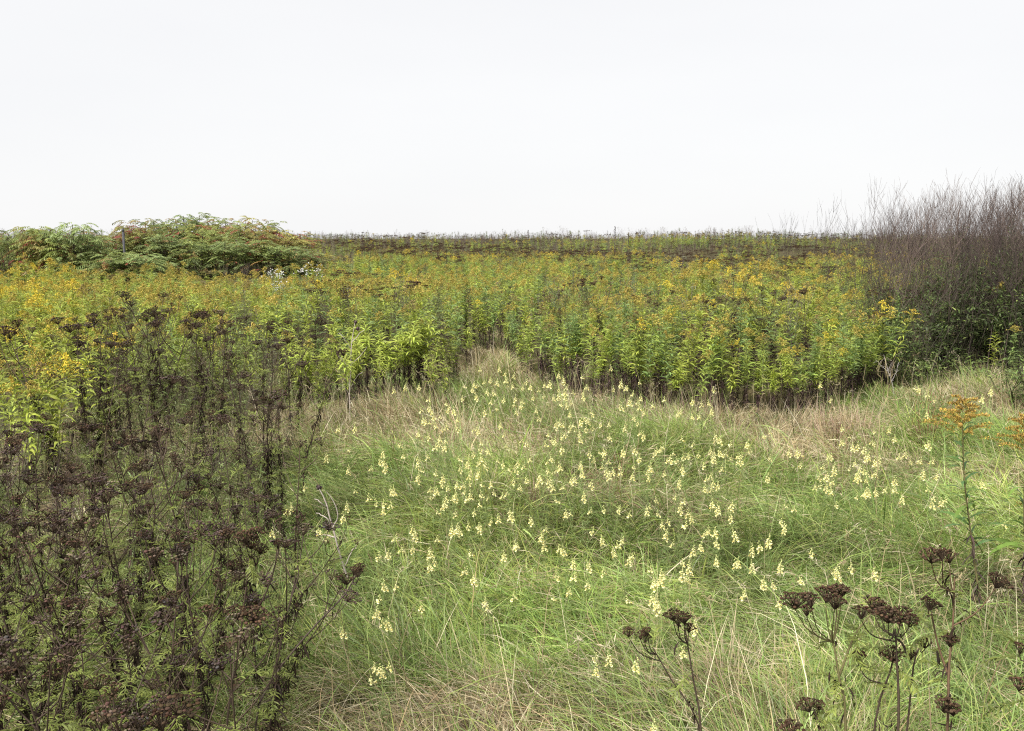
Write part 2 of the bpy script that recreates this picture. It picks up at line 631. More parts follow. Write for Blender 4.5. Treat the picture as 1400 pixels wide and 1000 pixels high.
def goldenrod(seed, h, leafcol, plumecol=None, psize=.15, leafn=56, ll=.14, lw=.020, deadto=.44, whole=False, deadn=64, deadcol=C_DEAD):
    r = np.random.default_rng(seed)
    bend = r.normal(0, .05, 2) * h
    zs = np.linspace(0, 1, 7)
    path = np.stack([bend[0] * zs ** 2, bend[1] * zs ** 2, h * zs], -1)
    scol = np.where(zs[:, None] < deadto, np.array([(.075, .05, .04)]), np.array([(.15, .16, .06)]))
    parts = {}
    parts['stem'] = (tubes(path[None], np.linspace(.0038, .0016, 7), scol[None], 4), M_STEM)

    def on(f):
        return np.stack([np.interp(f, zs, path[:, i]) for i in range(3)], -1)
    n = leafn
    f = deadto - .04 + (1.0 - deadto + .03) * np.sort(r.random(n)) ** .92
    ph = np.arange(n) * 2.4 + r.normal(0, .25, n)
    prof = np.clip(np.sin((f - deadto + .12) / (1.12 - deadto) * PI) ** .6, .3, 1)
    parts['foliage'] = (leaves(on(f), ph, r.normal(.75, .16, n), ll * prof * r.uniform(.8, 1.2, n), lw * prof * r.uniform(.8, 1.25, n),
                               r.normal(1.45, .3, n), jit(leafcol, n, .16, r), 4, None, r), M_LEAF)
    n = deadn
    f = .08 + (deadto + .05 - .08) * r.random(n)
    parts['dead_foliage'] = (leaves(on(f), r.uniform(0, 6.28, n), r.normal(-.35, .35, n), r.uniform(.035, .085, n), r.uniform(.006, .012, n),
                                    r.normal(.9, .5, n), jit(deadcol, n, .3, r), 4, None, r), M_DRY)
    if plumecol is not None:
        parts['flower_plume'] = (plume_chunk(r, path[-1] + [0, 0, psize * .25], psize, plumecol), M_DRY)
    if whole:
        return parts
    return {k: mesh('goldenrod_' + k, c, m) for k, (c, m) in parts.items()}


# the kinds seen in the photograph: (leaf colour, plume colour, heights)
GK = {
    'lime': [goldenrod(100 + i, h, c, None, ll=.15, lw=.021, leafn=64) for i, (h, c) in enumerate(((.80, C_LIME), (.88, C_LIME), (.74, C_LIME), (.84, (.33, .38, .07))))],
    'limeplume': [goldenrod(110 + i, .95, C_LIME, c, .13) for i, c in enumerate((C_OCHRE, C_RUST))],
    'green': [goldenrod(120 + i, h, C_GREEN, c, .16) for i, (h, c) in enumerate(((1.0, C_OCHRE), (1.05, C_RUST), (.95, None), (1.0, None)))],
    'blue': [goldenrod(130 + i, h, C_BLUE, c, .14, leafn=66, ll=.12) for i, (h, c) in enumerate(((1.02, C_OCHRE), (.96, None), (1.04, None)))],
    'gold': [goldenrod(140 + i, h, C_OLIVE, c, .19) for i, (h, c) in enumerate(((1.05, C_GOLD), (1.12, C_OCHRE), (.98, (.48, .36, .07))))],
}
G_LOOK = {
    'lime': 'flowerless lime green leafy goldenrod',
    'limeplume': 'lime green goldenrod with faded plume',
    'green': 'mid green goldenrod with leafy stem',
    'blue': 'blue green narrow leaved goldenrod',
    'gold': 'olive goldenrod with yellow plume',
}


def g_kind(x, y):
    px = 700 + FPX * x / y
    u = rng.random()
    d = y - float(edge_y(x))
    if px < 330:
        return 'gold' if (px < 110 and u < .65) else ('green' if u < .55 else 'limeplume')
    if px < 650:
        if d < 1.9:
            return 'lime' if u < .92 else 'limeplume'
        return 'limeplume' if u < .35 else ('green' if u < .75 else ('gold' if u < .82 else 'blue'))
    if px < 1120 and d < 1.1 and rng.random() < .34:
        return 'lime'
    if px < 930:
        return 'blue' if u < .36 else ('green' if u < .72 else ('gold' if u < .78 else ('limeplume' if u < .95 else 'lime')))
    if px < 1180:
        return 'gold' if u < .24 else ('green' if u < .56 else ('blue' if u < .82 else 'limeplume'))
    return 'gold' if u < .3 else ('green' if u < .7 else 'blue')


def zone_g(x, y):
    px = 700 + FPX * x / y
    row = 'at the grass edge' if y - float(edge_y(x)) < .55 else 'behind the edge row'
    for lim, t in ((330, 'beyond the tansy thicket'), (420, 'left of the pale forked stalk'), (500, 'by the pale forked stalk'), (570, 'left of the notch'), (640, 'just left of the notch'),
                   (720, 'in the dark notch'), (790, 'just right of the notch'), (860, 'right of the notch'), (930, 'midway right'), (1000, 'by the tallest flat tansies'),
                   (1080, 'right of the flat tansies'), (1180, 'near the dark shrubs'), (9999, 'among the dark shrubs')):
        if px < lim:
            return row + ' ' + t


# scatter over the band behind the front edge: the nearest rows become individuals
pts = []
n = 5600
yy = 6.5 + 22 * rng.random(n)
xx = (rng.random(n) * 2 - 1) * (.66 * yy + .8)
# a crisp front row along the edge itself
ne = 210
ex = np.interp(rng.random(ne), np.linspace(0, 1, len(EDGE)), EDGE[:, 0])
ex = np.clip(EDGE[3, 0] + (EDGE[-2, 0] - EDGE[3, 0]) * np.sort(rng.random(ne)), EDGE[3, 0], EDGE[-2, 0])
ex = ex[700 + FPX * ex / edge_y(ex) < 1240]
xx = np.concatenate([xx, ex])
yy = np.concatenate([yy, edge_y(ex) + .02 + .30 * rng.random(len(ex))])
d = yy - edge_y(xx)
ok = (d > 0) & ~thicket(xx, yy) & ~((700 + FPX * xx / yy < 485) & (yy > 21.5 + 5 * sstep(380, 485, 700 + FPX * xx / yy)))
xx, yy, d = xx[ok], yy[ok], d[ok]
pxx = 700 + FPX * xx / yy
# thin at the very front, none inside the leafy shrubs
ok = ~((d < .35) & (rng.random(len(d)) < .12)) & ~((pxx > 1235) & (yy < 19) & (rng.random(len(d)) < .93)) & ~((d < 3) & (rng.random(len(d)) < .1))
xx, yy, d, pxx = xx[ok], yy[ok], d[ok], pxx[ok]
vis = (pxx > -30) & (pxx < 1430)
order = np.argsort(np.where(vis, d + .12 * yy, 1e3))
N_IND = 262
G_IND, G_REST = order[:N_IND], order[N_IND:]

PLACED = []


def put_goldenrod(x, y, kind, sc, label=None, group=None):
    var = GK[kind][rng.integers(len(GK[kind]))]
    z = float(gz(x, y)) - .01
    zn = zone_g(x, y)
    o = thing('goldenrod', label or (G_LOOK[kind] + ' ' + zn), 'goldenrod', (x, y, z), group or ('goldenrod ' + zn), rng.uniform(0, 6.28), sc,
              tilt=(rng.normal(0, .085), rng.normal(0, .085)))
    for k, me in var.items():
        new(k, me, o, kind='stuff' if k in ('foliage', 'dead_foliage') else None)
    return o


for i in G_IND:
    kd = g_kind(xx[i], yy[i])
    s = rng.uniform(.74, 1.10) * (1.0 if d[i] > .5 else .92) * (.80 + .40 * float(vn(xx[i], yy[i], .9, 91)))
    put_goldenrod(float(xx[i]), float(yy[i]), kd, float(s))

# yellow goldenrods beside the thicket at the far left, and stragglers that stand out of the edge onto the grass
for _ in range(22):
    px, D = rng.uniform(-40, 118), rng.uniform(5.2, 7.4)
    kd = 'gold' if rng.random() < .7 else 'limeplume'
    put_goldenrod((px - 700) / FPX * D, D, kd, float(rng.uniform(.88, 1.08)), ('bright yellow' if kd == 'gold' else 'lime green') + ' goldenrod ' + ('cut by the left border' if px < 0 else 'close to the left border' if px < 60 else 'between the left border and the tall tansies') + ', ' + ('just behind' if D < 6.3 else 'further behind') + ' the thicket', 'yellow goldenrods at the left border')
for px, py in ((596, 560), (612, 566), (588, 556), (436, 580), (478, 572), (720, 540), (742, 548), (765, 560), (812, 572), (878, 580), (905, 572), (948, 588), (1035, 585), (1088, 580), (1122, 575), (1165, 560)):
    p = at_z(px, py)
    put_goldenrod(float(p[0]), float(p[1]), 'lime' if px < 640 else ('blue' if rng.random() < .5 else 'green'), float(rng.uniform(.72, .95)),
                  'straggling goldenrod standing alone on the grass before the edge, ' + ('left of the notch' if px < 640 else 'just right of the notch' if px < 790 else 'midway right' if px < 960 else 'far right'), 'goldenrod stragglers on the grass')


# ------------------------------------------------------------------ instanced masses (stuff only)
def instancer(name, P, idx, rot, scl, sources):
    """one stuff object: copies of the source meshes on given points"""
    me = bpy.data.meshes.new(name)
    me.vertices.add(len(P))
    me.vertices.foreach_set('co', np.asarray(P, np.float32).ravel())
    a = me.attributes.new('pick', 'INT', 'POINT'); a.data.foreach_set('value', np.asarray(idx, np.int32))
    a = me.attributes.new('turn', 'FLOAT_VECTOR', 'POINT'); a.data.foreach_set('vector', np.asarray(rot, np.float32).ravel())
    a = me.attributes.new('size', 'FLOAT', 'POINT'); a.data.foreach_set('value', np.asarray(scl, np.float32))
    me.update()
    c = bpy.data.collections.new(name + '_sources')
    for i, m in enumerate(sources):
        o = bpy.data.objects.new('source_%03d' % i, m)
        c.objects.link(o)
    g = bpy.data.node_groups.new(name + '_scatter', 'GeometryNodeTree')
    g.interface.new_socket('Geometry', in_out='INPUT', socket_type='NodeSocketGeometry')
    g.interface.new_socket('Geometry', in_out='OUTPUT', socket_type='NodeSocketGeometry')
    N = g.nodes
    gi, go = N.new('NodeGroupInput'), N.new('NodeGroupOutput')
    ci = N.new('GeometryNodeCollectionInfo')
    ci.inputs['Collection'].default_value = c
    ci.inputs['Separate Children'].default_value = True
    ci.inputs['Reset Children'].default_value = True
    ip = N.new('GeometryNodeInstanceOnPoints')
    ip.inputs['Pick Instance'].default_value = True

    def na(nm, ty):
        q = N.new('GeometryNodeInputNamedAttribute')
        q.data_type = ty
        q.inputs['Name'].default_value = nm
        return q.outputs['Attribute']
    er = N.new('FunctionNodeEulerToRotation')
    g.links.new(na('turn', 'FLOAT_VECTOR'), er.inputs[0])
    g.links.new(gi.outputs[0], ip.inputs['Points'])
    g.links.new(ci.outputs[0], ip.inputs['Instance'])
    g.links.new(na('pick', 'INT'), ip.inputs['Instance Index'])
    g.links.new(er.outputs[0], ip.inputs['Rotation'])
    g.links.new(na('size', 'FLOAT'), ip.inputs['Scale'])
    g.links.new(ip.outputs[0], go.inputs[0])
    o = new(name, me, kind='stuff')
    md = o.modifiers.new('scatter', 'NODES')
    md.node_group = g
    return o


def joined(parts, name):
    """several (chunk, material) parts as one mesh with material slots"""
    chs = [c for c, m in parts]
    me = mesh(name, chs, parts[0][1])
    slots, fi = [parts[0][1]], []
    nq = [(len(c['q'])) for c in chs]
    nt_ = [(len(c['t'])) for c in chs]
    ids = []
    for c, m in parts:
        if m not in slots:
            slots.append(m); me.materials.append(m)
        ids.append(slots.index(m))
    mi = np.concatenate([np.repeat(ids, nq), np.repeat(ids, nt_)]).astype(np.int32)
    me.polygons.foreach_set('material_index', mi)
    return me


def gsrc(seed, h, lc, pc, **k):
    pr = goldenrod(seed, h, lc, pc, whole=True, **k)
    return joined(list(pr.values()), 'goldenrod_far')


FAR_G = [gsrc(300, 1.0, C_GREEN, C_OCHRE, psize=.14), gsrc(301, 1.06, C_GREEN, C_RUST, psize=.17), gsrc(302, .98, C_BLUE, C_OCHRE, psize=.15),
         gsrc(303, 1.05, C_OLIVE, C_GOLD, psize=.16), gsrc(304, .95, C_LIME, C_OCHRE, psize=.14), gsrc(305, .98, C_OLIVE, C_RUST, psize=.17),
         gsrc(306, .95, C_BLUE, None), gsrc(307, 1.1, C_OLIVE, (.46, .34, .07), psize=.17), gsrc(308, 1.0, C_OLIVE, None)]


def rest_points():
    P, I, T, S = [], [], [], []
    # remaining part of the band
    for i in G_REST:
        x, y = float(xx[i]), float(yy[i])
        k = {'lime': [4, 6], 'limeplume': [4], 'green': [0, 5, 8, 8, 4, 6], 'blue': [2, 6, 6, 8], 'gold': [3, 7, 8, 8]}[g_kind(x, y)]
        P.append((x, y, float(gz(x, y)) - .01)); I.append(k[rng.integers(len(k))])
        T.append((rng.normal(0, .05), rng.normal(0, .05), rng.uniform(0, 6.28))); S.append(rng.uniform(.78, 1.10) * (.84 + .32 * float(vn(x, y, 1.6, 91))))
    # the field behind, out to the crest
    n = 9000
    y = 28 + 75 * rng.random(n) ** 1.5
    x = (rng.random(n) * 2 - 1) * (.64 * y + 2)
    m = fbm(x, y, 9, 4.4) - .004 * (y - 28)
    k_ = (m > .36) & ~((700 + FPX * x / y < 490) & (y < 42))
    for a, b in zip(x[k_], y[k_]):
        P.append((a, b, float(gz(a, b)) - .01))
        I.append(int(rng.choice([0, 1, 2, 3, 4, 5, 6, 8], p=[.09, .13, .09, .04, .07, .14, .18, .26])))
        T.append((rng.normal(0, .05), rng.normal(0, .05), rng.uniform(0, 6.28))); S.append(rng.uniform(.75, 1.1) * (.8 + .5 * float(vn(a, b, 5, 40))))
    return P, I, T, S


instancer('goldenrod_field', *rest_points(), FAR_G)


# ------------------------------------------------------------------ dead tansy
C_HEAD = (.058, .037, .024)
C_TSTEM = (.068, .048, .034)
C_TLEAF = (.165, .195, .045)
C_BLACK = (.034, .025, .019)


def tansy_head_chunk(seed, wid=.075, n=15, s=6, rad=.0042, col=None):
    """a flat-topped cluster of buttons on short stalks, origin at its stalk"""
    r = np.random.default_rng(seed)
    P = []
    for _ in range(400):
        a, q = r.uniform(0, 6.28), math.sqrt(r.random())
        p = np.array([q * wid * .5 * math.cos(a), q * wid * .5 * math.sin(a), 0])
        if all(np.linalg.norm(p[:2] - o[:2]) > rad * 1.45 for o in P):
            p[2] = .030 + .012 * (1 - q * q) + r.normal(0, .003)
            P.append(p)
        if len(P) >= n:
            break
    P = np.array(P)
    n = len(P)
    up = nrm(np.stack([P[:, 0] * 6, P[:, 1] * 6, np.ones(n)], -1) + r.normal(0, .15, (n, 3)))
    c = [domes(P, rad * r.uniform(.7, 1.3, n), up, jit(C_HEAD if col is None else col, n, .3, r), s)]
    mid = P * [.45, .45, .35] + [0, 0, .004]
    c.append(tubes(np.stack([np.zeros((n, 3)), mid, P - up * rad * .4], 1), .0008, jit(C_TSTEM, n, .2, r), 3))
    return merge(c)


T_HEADS = [mesh('seed_head', tansy_head_chunk(400 + i, w_, n_, col=c_), M_SEED) for i, (w_, n_, c_) in enumerate((
    (.046, 22, C_HEAD), (.060, 30, (.045, .034, .03)), (.038, 13, (.085, .06, .042)), (.070, 36, C_HEAD), (.052, 22, (.05, .036, .032)), (.058, 17, (.10, .078, .058)),
    (.044, 10, (.075, .05, .036)), (.066, 26, (.055, .038, .032)), (.030, 8, C_HEAD), (.05, 14, (.12, .095, .07)), (.078, 42, (.058, .042, .034))))]


def pinnate(r, base, az, elev, L, col, npair=9, droop=.7, lw=.0045, ratio=.26):
    """fern-like leaf: a rib with narrow toothed leaflets on both sides"""
    t = np.linspace(0, 1, 6)
    e = elev - droop * t
    seg = L / 5
    p = np.zeros((6, 3)); p[0] = base
    for i in range(1, 6):
        p[i] = p[i - 1] + seg * np.array([math.cos(e[i]) * math.cos(az), math.cos(e[i]) * math.sin(az), math.sin(e[i])])
    ch = [ribbons(p[None], np.array([.003, .003, .003, .0025, .002, 0]), np.array([[-math.sin(az), math.cos(az), 0]]), np.array([col]))]
    f = np.linspace(.2, .97, npair)
    bp = np.stack([np.interp(f, t, p[:, i]) for i in range(3)], -1)
    ln = L * ratio * np.sin((f * .85 + .12) * PI) ** .7
    for sgn in (-1, 1):
        ch.append(leaves(bp, az + sgn * 1.05 + r.normal(0, .15, npair), np.interp(f, t, e) + r.normal(.1, .2, npair), ln, lw * 1.0, r.normal(.4, .3, npair),
                         jit(col, npair, .12, r), 3, None, r))
        ch.append(leaves(bp + [0, 0, .002], az + sgn * .55 + r.normal(0, .2, npair), np.interp(f, t, e) + r.normal(.1, .2, npair), ln * .6, lw * .8, r.normal(.4, .3, npair),
                         jit(col, npair, .12, r), 3, None, r))
    return merge(ch)


def tansy(seed, h, nheads, green=6, dead=34, lean=.08, low=False):
    """returns part meshes and the seats of its seed heads"""
    r = np.random.default_rng(seed)
    b = r.normal(0, lean, 2) * h
    zs = np.linspace(0, 1, 7)
    path = np.stack([b[0] * zs ** 1.6, b[1] * zs ** 1.6, h * .93 * zs], -1) + np.concatenate([np.zeros((1, 3)), r.normal(0, .006, (6, 3))])

    def on(f):
        return np.stack([np.interp(f, zs, path[:, i]) for i in range(3)], -1)
    st = [tubes(path[None], np.linspace(.0040, .0020, 7), np.array(C_TSTEM), 5)]
    heads = []
    for i in range(nheads):
        if i == 0:
            heads.append((path[-1], r.normal(0, .15), r.uniform(.9, 1.2)))
            continue
        f = r.uniform(.62, .95)
        p0 = on(np.array([f]))[0]
        az = i * 2.4 + r.normal(0, .4)
        ln = (1.0 - f) * h * .9 + r.uniform(.05, .13)
        spread = r.uniform(.35, .75)
        p2 = p0 + np.array([math.cos(az) * ln * spread, math.sin(az) * ln * spread, ln * .85])
        p2[2] = min(p2[2], h * .97) if r.random() < .35 else h * r.uniform(.89, .965)
        p1 = (p0 + p2) / 2 + np.array([math.cos(az), math.sin(az), -.3]) * ln * .1
        st.append(tubes(curve_pts([p0, p1, p2], 5)[None], np.linspace(.0024, .0012, 5), np.array(C_TSTEM), 4))
        heads.append((p2, r.normal(0, .18), r.uniform(.65, 1.1)))
    parts = {'stem': (merge(st), M_STEM)}
    if green:
        ls = []
        for i in range(green):
            f = r.uniform(.25, .9)
            ls.append(pinnate(r, on(np.array([f]))[0], r.uniform(0, 6.28), r.uniform(.1, .9), r.uniform(.07, .15), np.array(C_TLEAF) * r.uniform(.75, 1.3), 5 if low else 8))
        parts['foliage'] = (merge(ls), M_LEAF)
    n = dead
    f = r.uniform(.05, .72, n)
    az = r.uniform(0, 6.28, n)
    dd = leaves(on(f), az, r.normal(-.2, .5, n), r.uniform(.03, .08, n), r.uniform(.004, .010, n), r.normal(1.6, .9, n), jit(C_BLACK, n, .25, r), 5, None, r)
    m2 = n * 2
    f = r.uniform(.05, .72, m2)
    d2 = leaves(on(f) + r.normal(0, .015, (m2, 3)), r.uniform(0, 6.28, m2), r.normal(-.5, .5, m2), r.uniform(.012, .035, m2), r.uniform(.003, .006, m2), r.normal(1.6, .9, m2), jit(C_BLACK, m2, .25, r), 4, None, r)
    parts['dead_foliage'] = (merge([dd, d2]), M_DRY)
    return parts, heads


def tansy_meshes(parts):
    return {k: mesh('tansy_' + k, c, m) for k, (c, m) in parts.items()}


T_VAR = []
for i in range(16):
    pr, hd = tansy(500 + i, [1.0, 1.08, .92, 1.0, 1.12, .86][i % 6], [4, 6, 5, 7, 5, 6][i % 6], green=[13, 19, 16, 22][i % 4], dead=[110, 80, 130][i % 3], lean=[.08, .16, .10, .22][i % 4])
    T_VAR.append((tansy_meshes(pr), hd))


def tansy_zone(x, y, v=0):
    px = 700 + FPX * x / y
    many = len(T_VAR[v][1]) >= 6
    leafy = v % 4 in (1, 3)
    look = ('many headed' if many else 'few headed') + (' leafy' if leafy else ' bare stemmed') + ' dead tansy'
    if y > 5.6:
        side = 'below the yellow goldenrod at the back of the thicket' if px < 130 else ('at the middle back of the thicket' if px < 230 else 'at the right back corner of the thicket')
    elif y > 4.0:
        side = 'deep inside the thicket by the left border' if px < 90 else ('deep inside the thicket' if px < 230 else 'at the sparse right rim of the thicket')
    elif y > 2.6:
        side = 'halfway up the left border' if px < 70 else ('in the dense heart of the thicket' if px < 170 else ('in the dense right half of the thicket' if px < 260 else 'leaning over the bright grass'))
    else:
        side = 'in the bottom left corner' if px < 90 else ('at the bottom edge of the thicket' if px < 220 else 'at the bottom edge beside the grass')
    return look + ' ' + side, 'tansy ' + side


def put_tansy(x, y, rz, sc, var, label, group, tilt=(0, 0)):
    me, hd = var
    o = thing('dead_tansy', label, 'tansy', (x, y, float(gz(x, y)) - .01), group, rz, sc, tilt=tilt)
    for k, m in me.items():
        new(k, m, o, kind='stuff' if k != 'stem' else None)
    for p, t, s in hd:
        q = new('seed_head', T_HEADS[rng.integers(len(T_HEADS))], o, p)
        q.rotation_euler = (t, rng.normal(0, .22), rng.uniform(0, 6.28))
        k2 = rng.uniform(.95, 1.35)
        q.scale = (s * k2 * rng.uniform(.85, 1.15), s * k2, s * rng.uniform(.7, 1.05))
    return o


# thicket on the left: stratified scatter
cnt = 0
cand = []
for _ in range(9000):
    y = 1.55 + 6.6 * rng.random()
    x = -(.62 * y + .3) + (.62 * y + .3) * rng.random() * 1.1
    if not bool(thicket(x + float(np.clip(rng.normal(.05, .17), -.06 - .02 * y, .4)), y)):
        continue
    sp = .152 if y < 3.3 else .205 if y < 3.9 else .40
    if any((x - a) ** 2 + (y - b) ** 2 < sp ** 2 for a, b in cand):
        continue
    if (3.9 < y < 5.6 and rng.random() < .8) or (y > 4.6 and 700 + FPX * x / y < 95):
        continue
    cand.append((x, y))
    if len(cand) > 270:
        break
for x, y in cand:
    vi = int(rng.integers(len(T_VAR)))
    lb, gp = tansy_zone(x, y, vi)
    s = rng.uniform(.82, 1.08) * (1.10 if y > 5.4 else .96) * (.93 if y < 2.6 else 1)
    edge = float(np.interp(y, TB[:, 1], TB[:, 0])) - x
    tilt = (rng.normal(0, .06), rng.normal(.03, .06) + (.06 if edge < .35 and y < 5 else 0))
    put_tansy(x, y, rng.uniform(0, 6.28), s, T_VAR[vi], lb, gp, tilt)
    cnt += 1
for i, (px, D, top) in enumerate(((68, 5.4, 445), (105, 5.9, 432), (122, 6.2, 440), (150, 6.6, 425), (192, 6.1, 411), (205, 6.5, 420), (228, 6.0, 428), (248, 5.8, 424), (268, 6.2, 430), (290, 5.7, 440),
                                  (318, 5.6, 468), (170, 5.5, 452), (372, 5.2, 545), (384, 4.6, 562), (352, 5.0, 520))):
    x = (px - 700) / FPX * D
    hh = H - (top - 325) / FPX * D - float(gz(x, D))
    vi = int(rng.integers(len(T_VAR)))
    side = 'by the left border' if px < 90 else 'left of the tallest back tansy' if px < 180 else 'among the tallest at the back' if px < 260 else 'right of the tallest back tansy' if px < 330 else 'at the lone right tip of the thicket'
    o_ = put_tansy(x, D, rng.uniform(0, 6.28), hh / [1.0, 1.08, .92, 1.0, 1.12, .86][vi % 6], T_VAR[vi], ('many' if len(T_VAR[vi][1]) >= 6 else 'few') + ' headed tall dead tansy, ' + side, 'tall back tansy ' + side, (rng.normal(0, .03), rng.normal(0, .04)))
print('tansy thicket', cnt)


# tansy standing among the goldenrod: visible individuals with flat dark tops
TE = ((985, 548, 395), (905, 540, 412), (955, 545, 412), (970, 548, 448), (845, 530, 385), (880, 530, 384), (800, 505, 392), (770, 500, 400),
                    (1110, 548, 400), (1170, 540, 398), (1075, 548, 402), (745, 505, 404), (700, 488, 398), (1010, 530, 372), (1040, 530, 380), (690, 482, 430), (1060, 548, 425))
for px, py, top in TE:
    p = at_z(px, py)
    hh = H - (top - 325) / FPX * p[1] - p[2]
    v = T_VAR[rng.integers(len(T_VAR))]
    put_tansy(p[0], p[1] + .15, rng.uniform(0, 6.28), hh / 1.0, v, ('tall' if top < 398 else ('middling' if top < 408 else 'low')) + ' flat topped dead tansy ' + ('over the dark notch' if px < 720 else 'just right of the notch' if px < 820 else 'midway along the goldenrod edge' if px < 920 else 'left of the yellowest goldenrod' if px < 1000 else 'in the yellowest goldenrod' if px < 1100 else 'near the dark shrubs'), 'tansy along the goldenrod edge',
              (rng.normal(0, .03), rng.normal(0, .03)))


# rest of the tansy, far away, and purple brown weeds: stuff
def far_tansy(seed, h):
    pr, hd = tansy(seed, h, 6, green=3, dead=16, low=True)
    cs = list(pr.values())
    r = np.random.default_rng(seed)
    for p, t, s in hd:
        hc = tansy_head_chunk(seed + 50, .11, 16, 4, .0085)
        hc['v'] = hc['v'] * 1.15 * s + p
        cs.append((hc, M_SEED))
    return joined(cs, 'tansy_far')


def weed(seed, h, col, nb=16, lc=None, nl=60, rad=.0016, ll=.05, spread=.45):
    """thin branching dead stalk with curled leaf remains"""
    r = np.random.default_rng(seed)
    zs = np.linspace(0, 1, 6)
    b = r.normal(0, .06, 2) * h
    path = np.stack([b[0] * zs ** 2, b[1] * zs ** 2, h * zs], -1)
    st = [tubes(path[None], np.linspace(rad * 1.8, rad * .5, 6), np.array(col), 3)]
    tips = [path]
    for i in range(nb):
        f = r.uniform(.3, .92)
        p0 = np.array([np.interp(f, zs, path[:, k]) for k in range(3)])
        az, ln = r.uniform(0, 6.28), (1.05 - f) * h * r.uniform(.4, .75)
        q = [p0]
        for j in range(1, 4):
            e = .65 + .25 * j + r.normal(0, .1)
            q.append(q[-1] + ln / 3 * np.array([math.cos(az) * math.cos(e) * spread * 2, math.sin(az) * math.cos(e) * spread * 2, math.sin(e)]))
        q = np.array(q)
        st.append(tubes(q[None], np.array([rad * .8, rad * .65, rad * .5, rad * .3]), np.array(col) * r.uniform(.85, 1.2), 3))
        for j in range(3):
            p1 = q[r.integers(1, 4)] + 0
            a2 = az + r.normal(0, .9)
            l2 = ln * r.uniform(.25, .5)
            p2 = p1 + l2 * np.array([math.cos(a2) * .45, math.sin(a2) * .45, .85])
            st.append(tubes(np.stack([p1, (p1 + p2) / 2 + r.normal(0, l2 * .04, 3), p2])[None], np.array([rad * .45, rad * .4, rad * .25]), np.array(col) * r.uniform(.9, 1.25), 3))
        tips.append(q)
    cs = [(merge(st), M_STEM)]
    if lc is not None:
        A = np.concatenate(tips)
        sel = A[r.integers(0, len(A), nl)] + r.normal(0, .012, (nl, 3))
        cs.append((leaves(sel, r.uniform(0, 6.28, nl), r.normal(.1, .5, nl), ll * r.uniform(.5, 1.2, nl), ll * .16, r.normal(.8, .5, nl), jit(lc, nl, .25, r), 4, None, r), M_LEAF))
    return cs


FAR_T = [far_tansy(600 + i, h) for i, h in enumerate((.95, 1.05, .9))]
C_PURP = (.13, .10, .10)
FAR_W = [joined(weed(620, 1.0, (.12, .085, .075), 18, (.14, .10, .07), 90), 'weed_far'), joined(weed(621, 1.1, C_PURP, 20, (.12, .12, .06), 70), 'weed_far'),
         joined(weed(622, .9, (.10, .07, .06), 16, (.10, .07, .05), 110), 'weed_far'), joined(weed(623, 1.0, (.14, .13, .06), 14, (.17, .20, .07), 140), 'weed_far')]

P, I, T, S = [], [], [], []
n = 7000
y = 12.5 + 95 * rng.random(n) ** 1.5
x = (rng.random(n) * 2 - 1) * (.64 * y + 2)
m = fbm(x, y, 6, 8.8)
pq = 700 + FPX * x / y
ok = (y < 44 + 34 * rng.random(n)) & ~((pq < 490) & (y > 21) & (y < 42)) & (y > edge_y(x) + 1.6) & ~(pq < 400) & ((m > .52) | ((y > 30) & (m > .34)) | ((y > 50)))
for a, b in zip(x[ok], y[ok]):
    P.append((a, b, float(gz(a, b)) - .01)); I.append(rng.integers(3))
    T.append((rng.normal(0, .05), rng.normal(0, .05), rng.uniform(0, 6.28))); S.append(rng.uniform(.8, 1.1) * (.8 + .45 * float(vn(a, b, 6, 50))) * (1 + .22 * float(sstep(45, 65, b))))
instancer('tansy_field', P, I, T, S, FAR_T)

P, I, T, S = [], [], [], []
n = 10500
y = 10.5 + 100 * rng.random(n) ** 1.45
x = (rng.random(n) * 2 - 1) * (.64 * y + 2)
m = fbm(x, y, 5, 21.8)
pq = 700 + FPX * x / y
ok = ~((pq < 490) & (y > 21) & (y < 42)) & ~((pq > 1230) & (y < 14)) & (y > edge_y(x) + .5) & (((m > .55) & (rng.random(n) < .28)) | (y > 40 + 14 * rng.random(n)))
for a, b in zip(x[ok], y[ok]):
    P.append((a, b, float(gz(a, b)) - .01)); I.append(rng.integers(4))
    T.append((rng.normal(0, .05), rng.normal(0, .05), rng.uniform(0, 6.28))); S.append(rng.uniform(.75, 1.15) * (.75 + .6 * float(vn(a, b, 7, 60))) * (1 + .25 * float(sstep(45, 65, b))))
# grey brown undergrowth between the thicket and the goldenrod at the left
for _ in range(170):
    px, py = rng.uniform(150, 400), rng.uniform(470, 600)
    p = at_z(px, py)
    if thicket(p[0], p[1]) and p[1] < 7.5:
        continue
    P.append((p[0], p[1], p[2] - .01)); I.append(3 if rng.random() < .7 else rng.integers(4))
    T.append((rng.normal(0, .08), rng.normal(0, .08), rng.uniform(0, 6.28))); S.append(rng.uniform(.6, .95))
for _ in range(420):
    y = rng.uniform(3.6, 8.0)
    x = -(.62 * y + .3) + (.62 * y + .3) * rng.random()
    if thicket(x + .05, y):
        P.append((x, y, float(gz(x, y)) - .01)); I.append(3 if rng.random() < .6 else rng.integers(4))
        T.append((rng.normal(0, .1), rng.normal(0, .1), rng.uniform(0, 6.28))); S.append(rng.uniform(.4, .72))
instancer('weed_field', P, I, T, S, FAR_W)


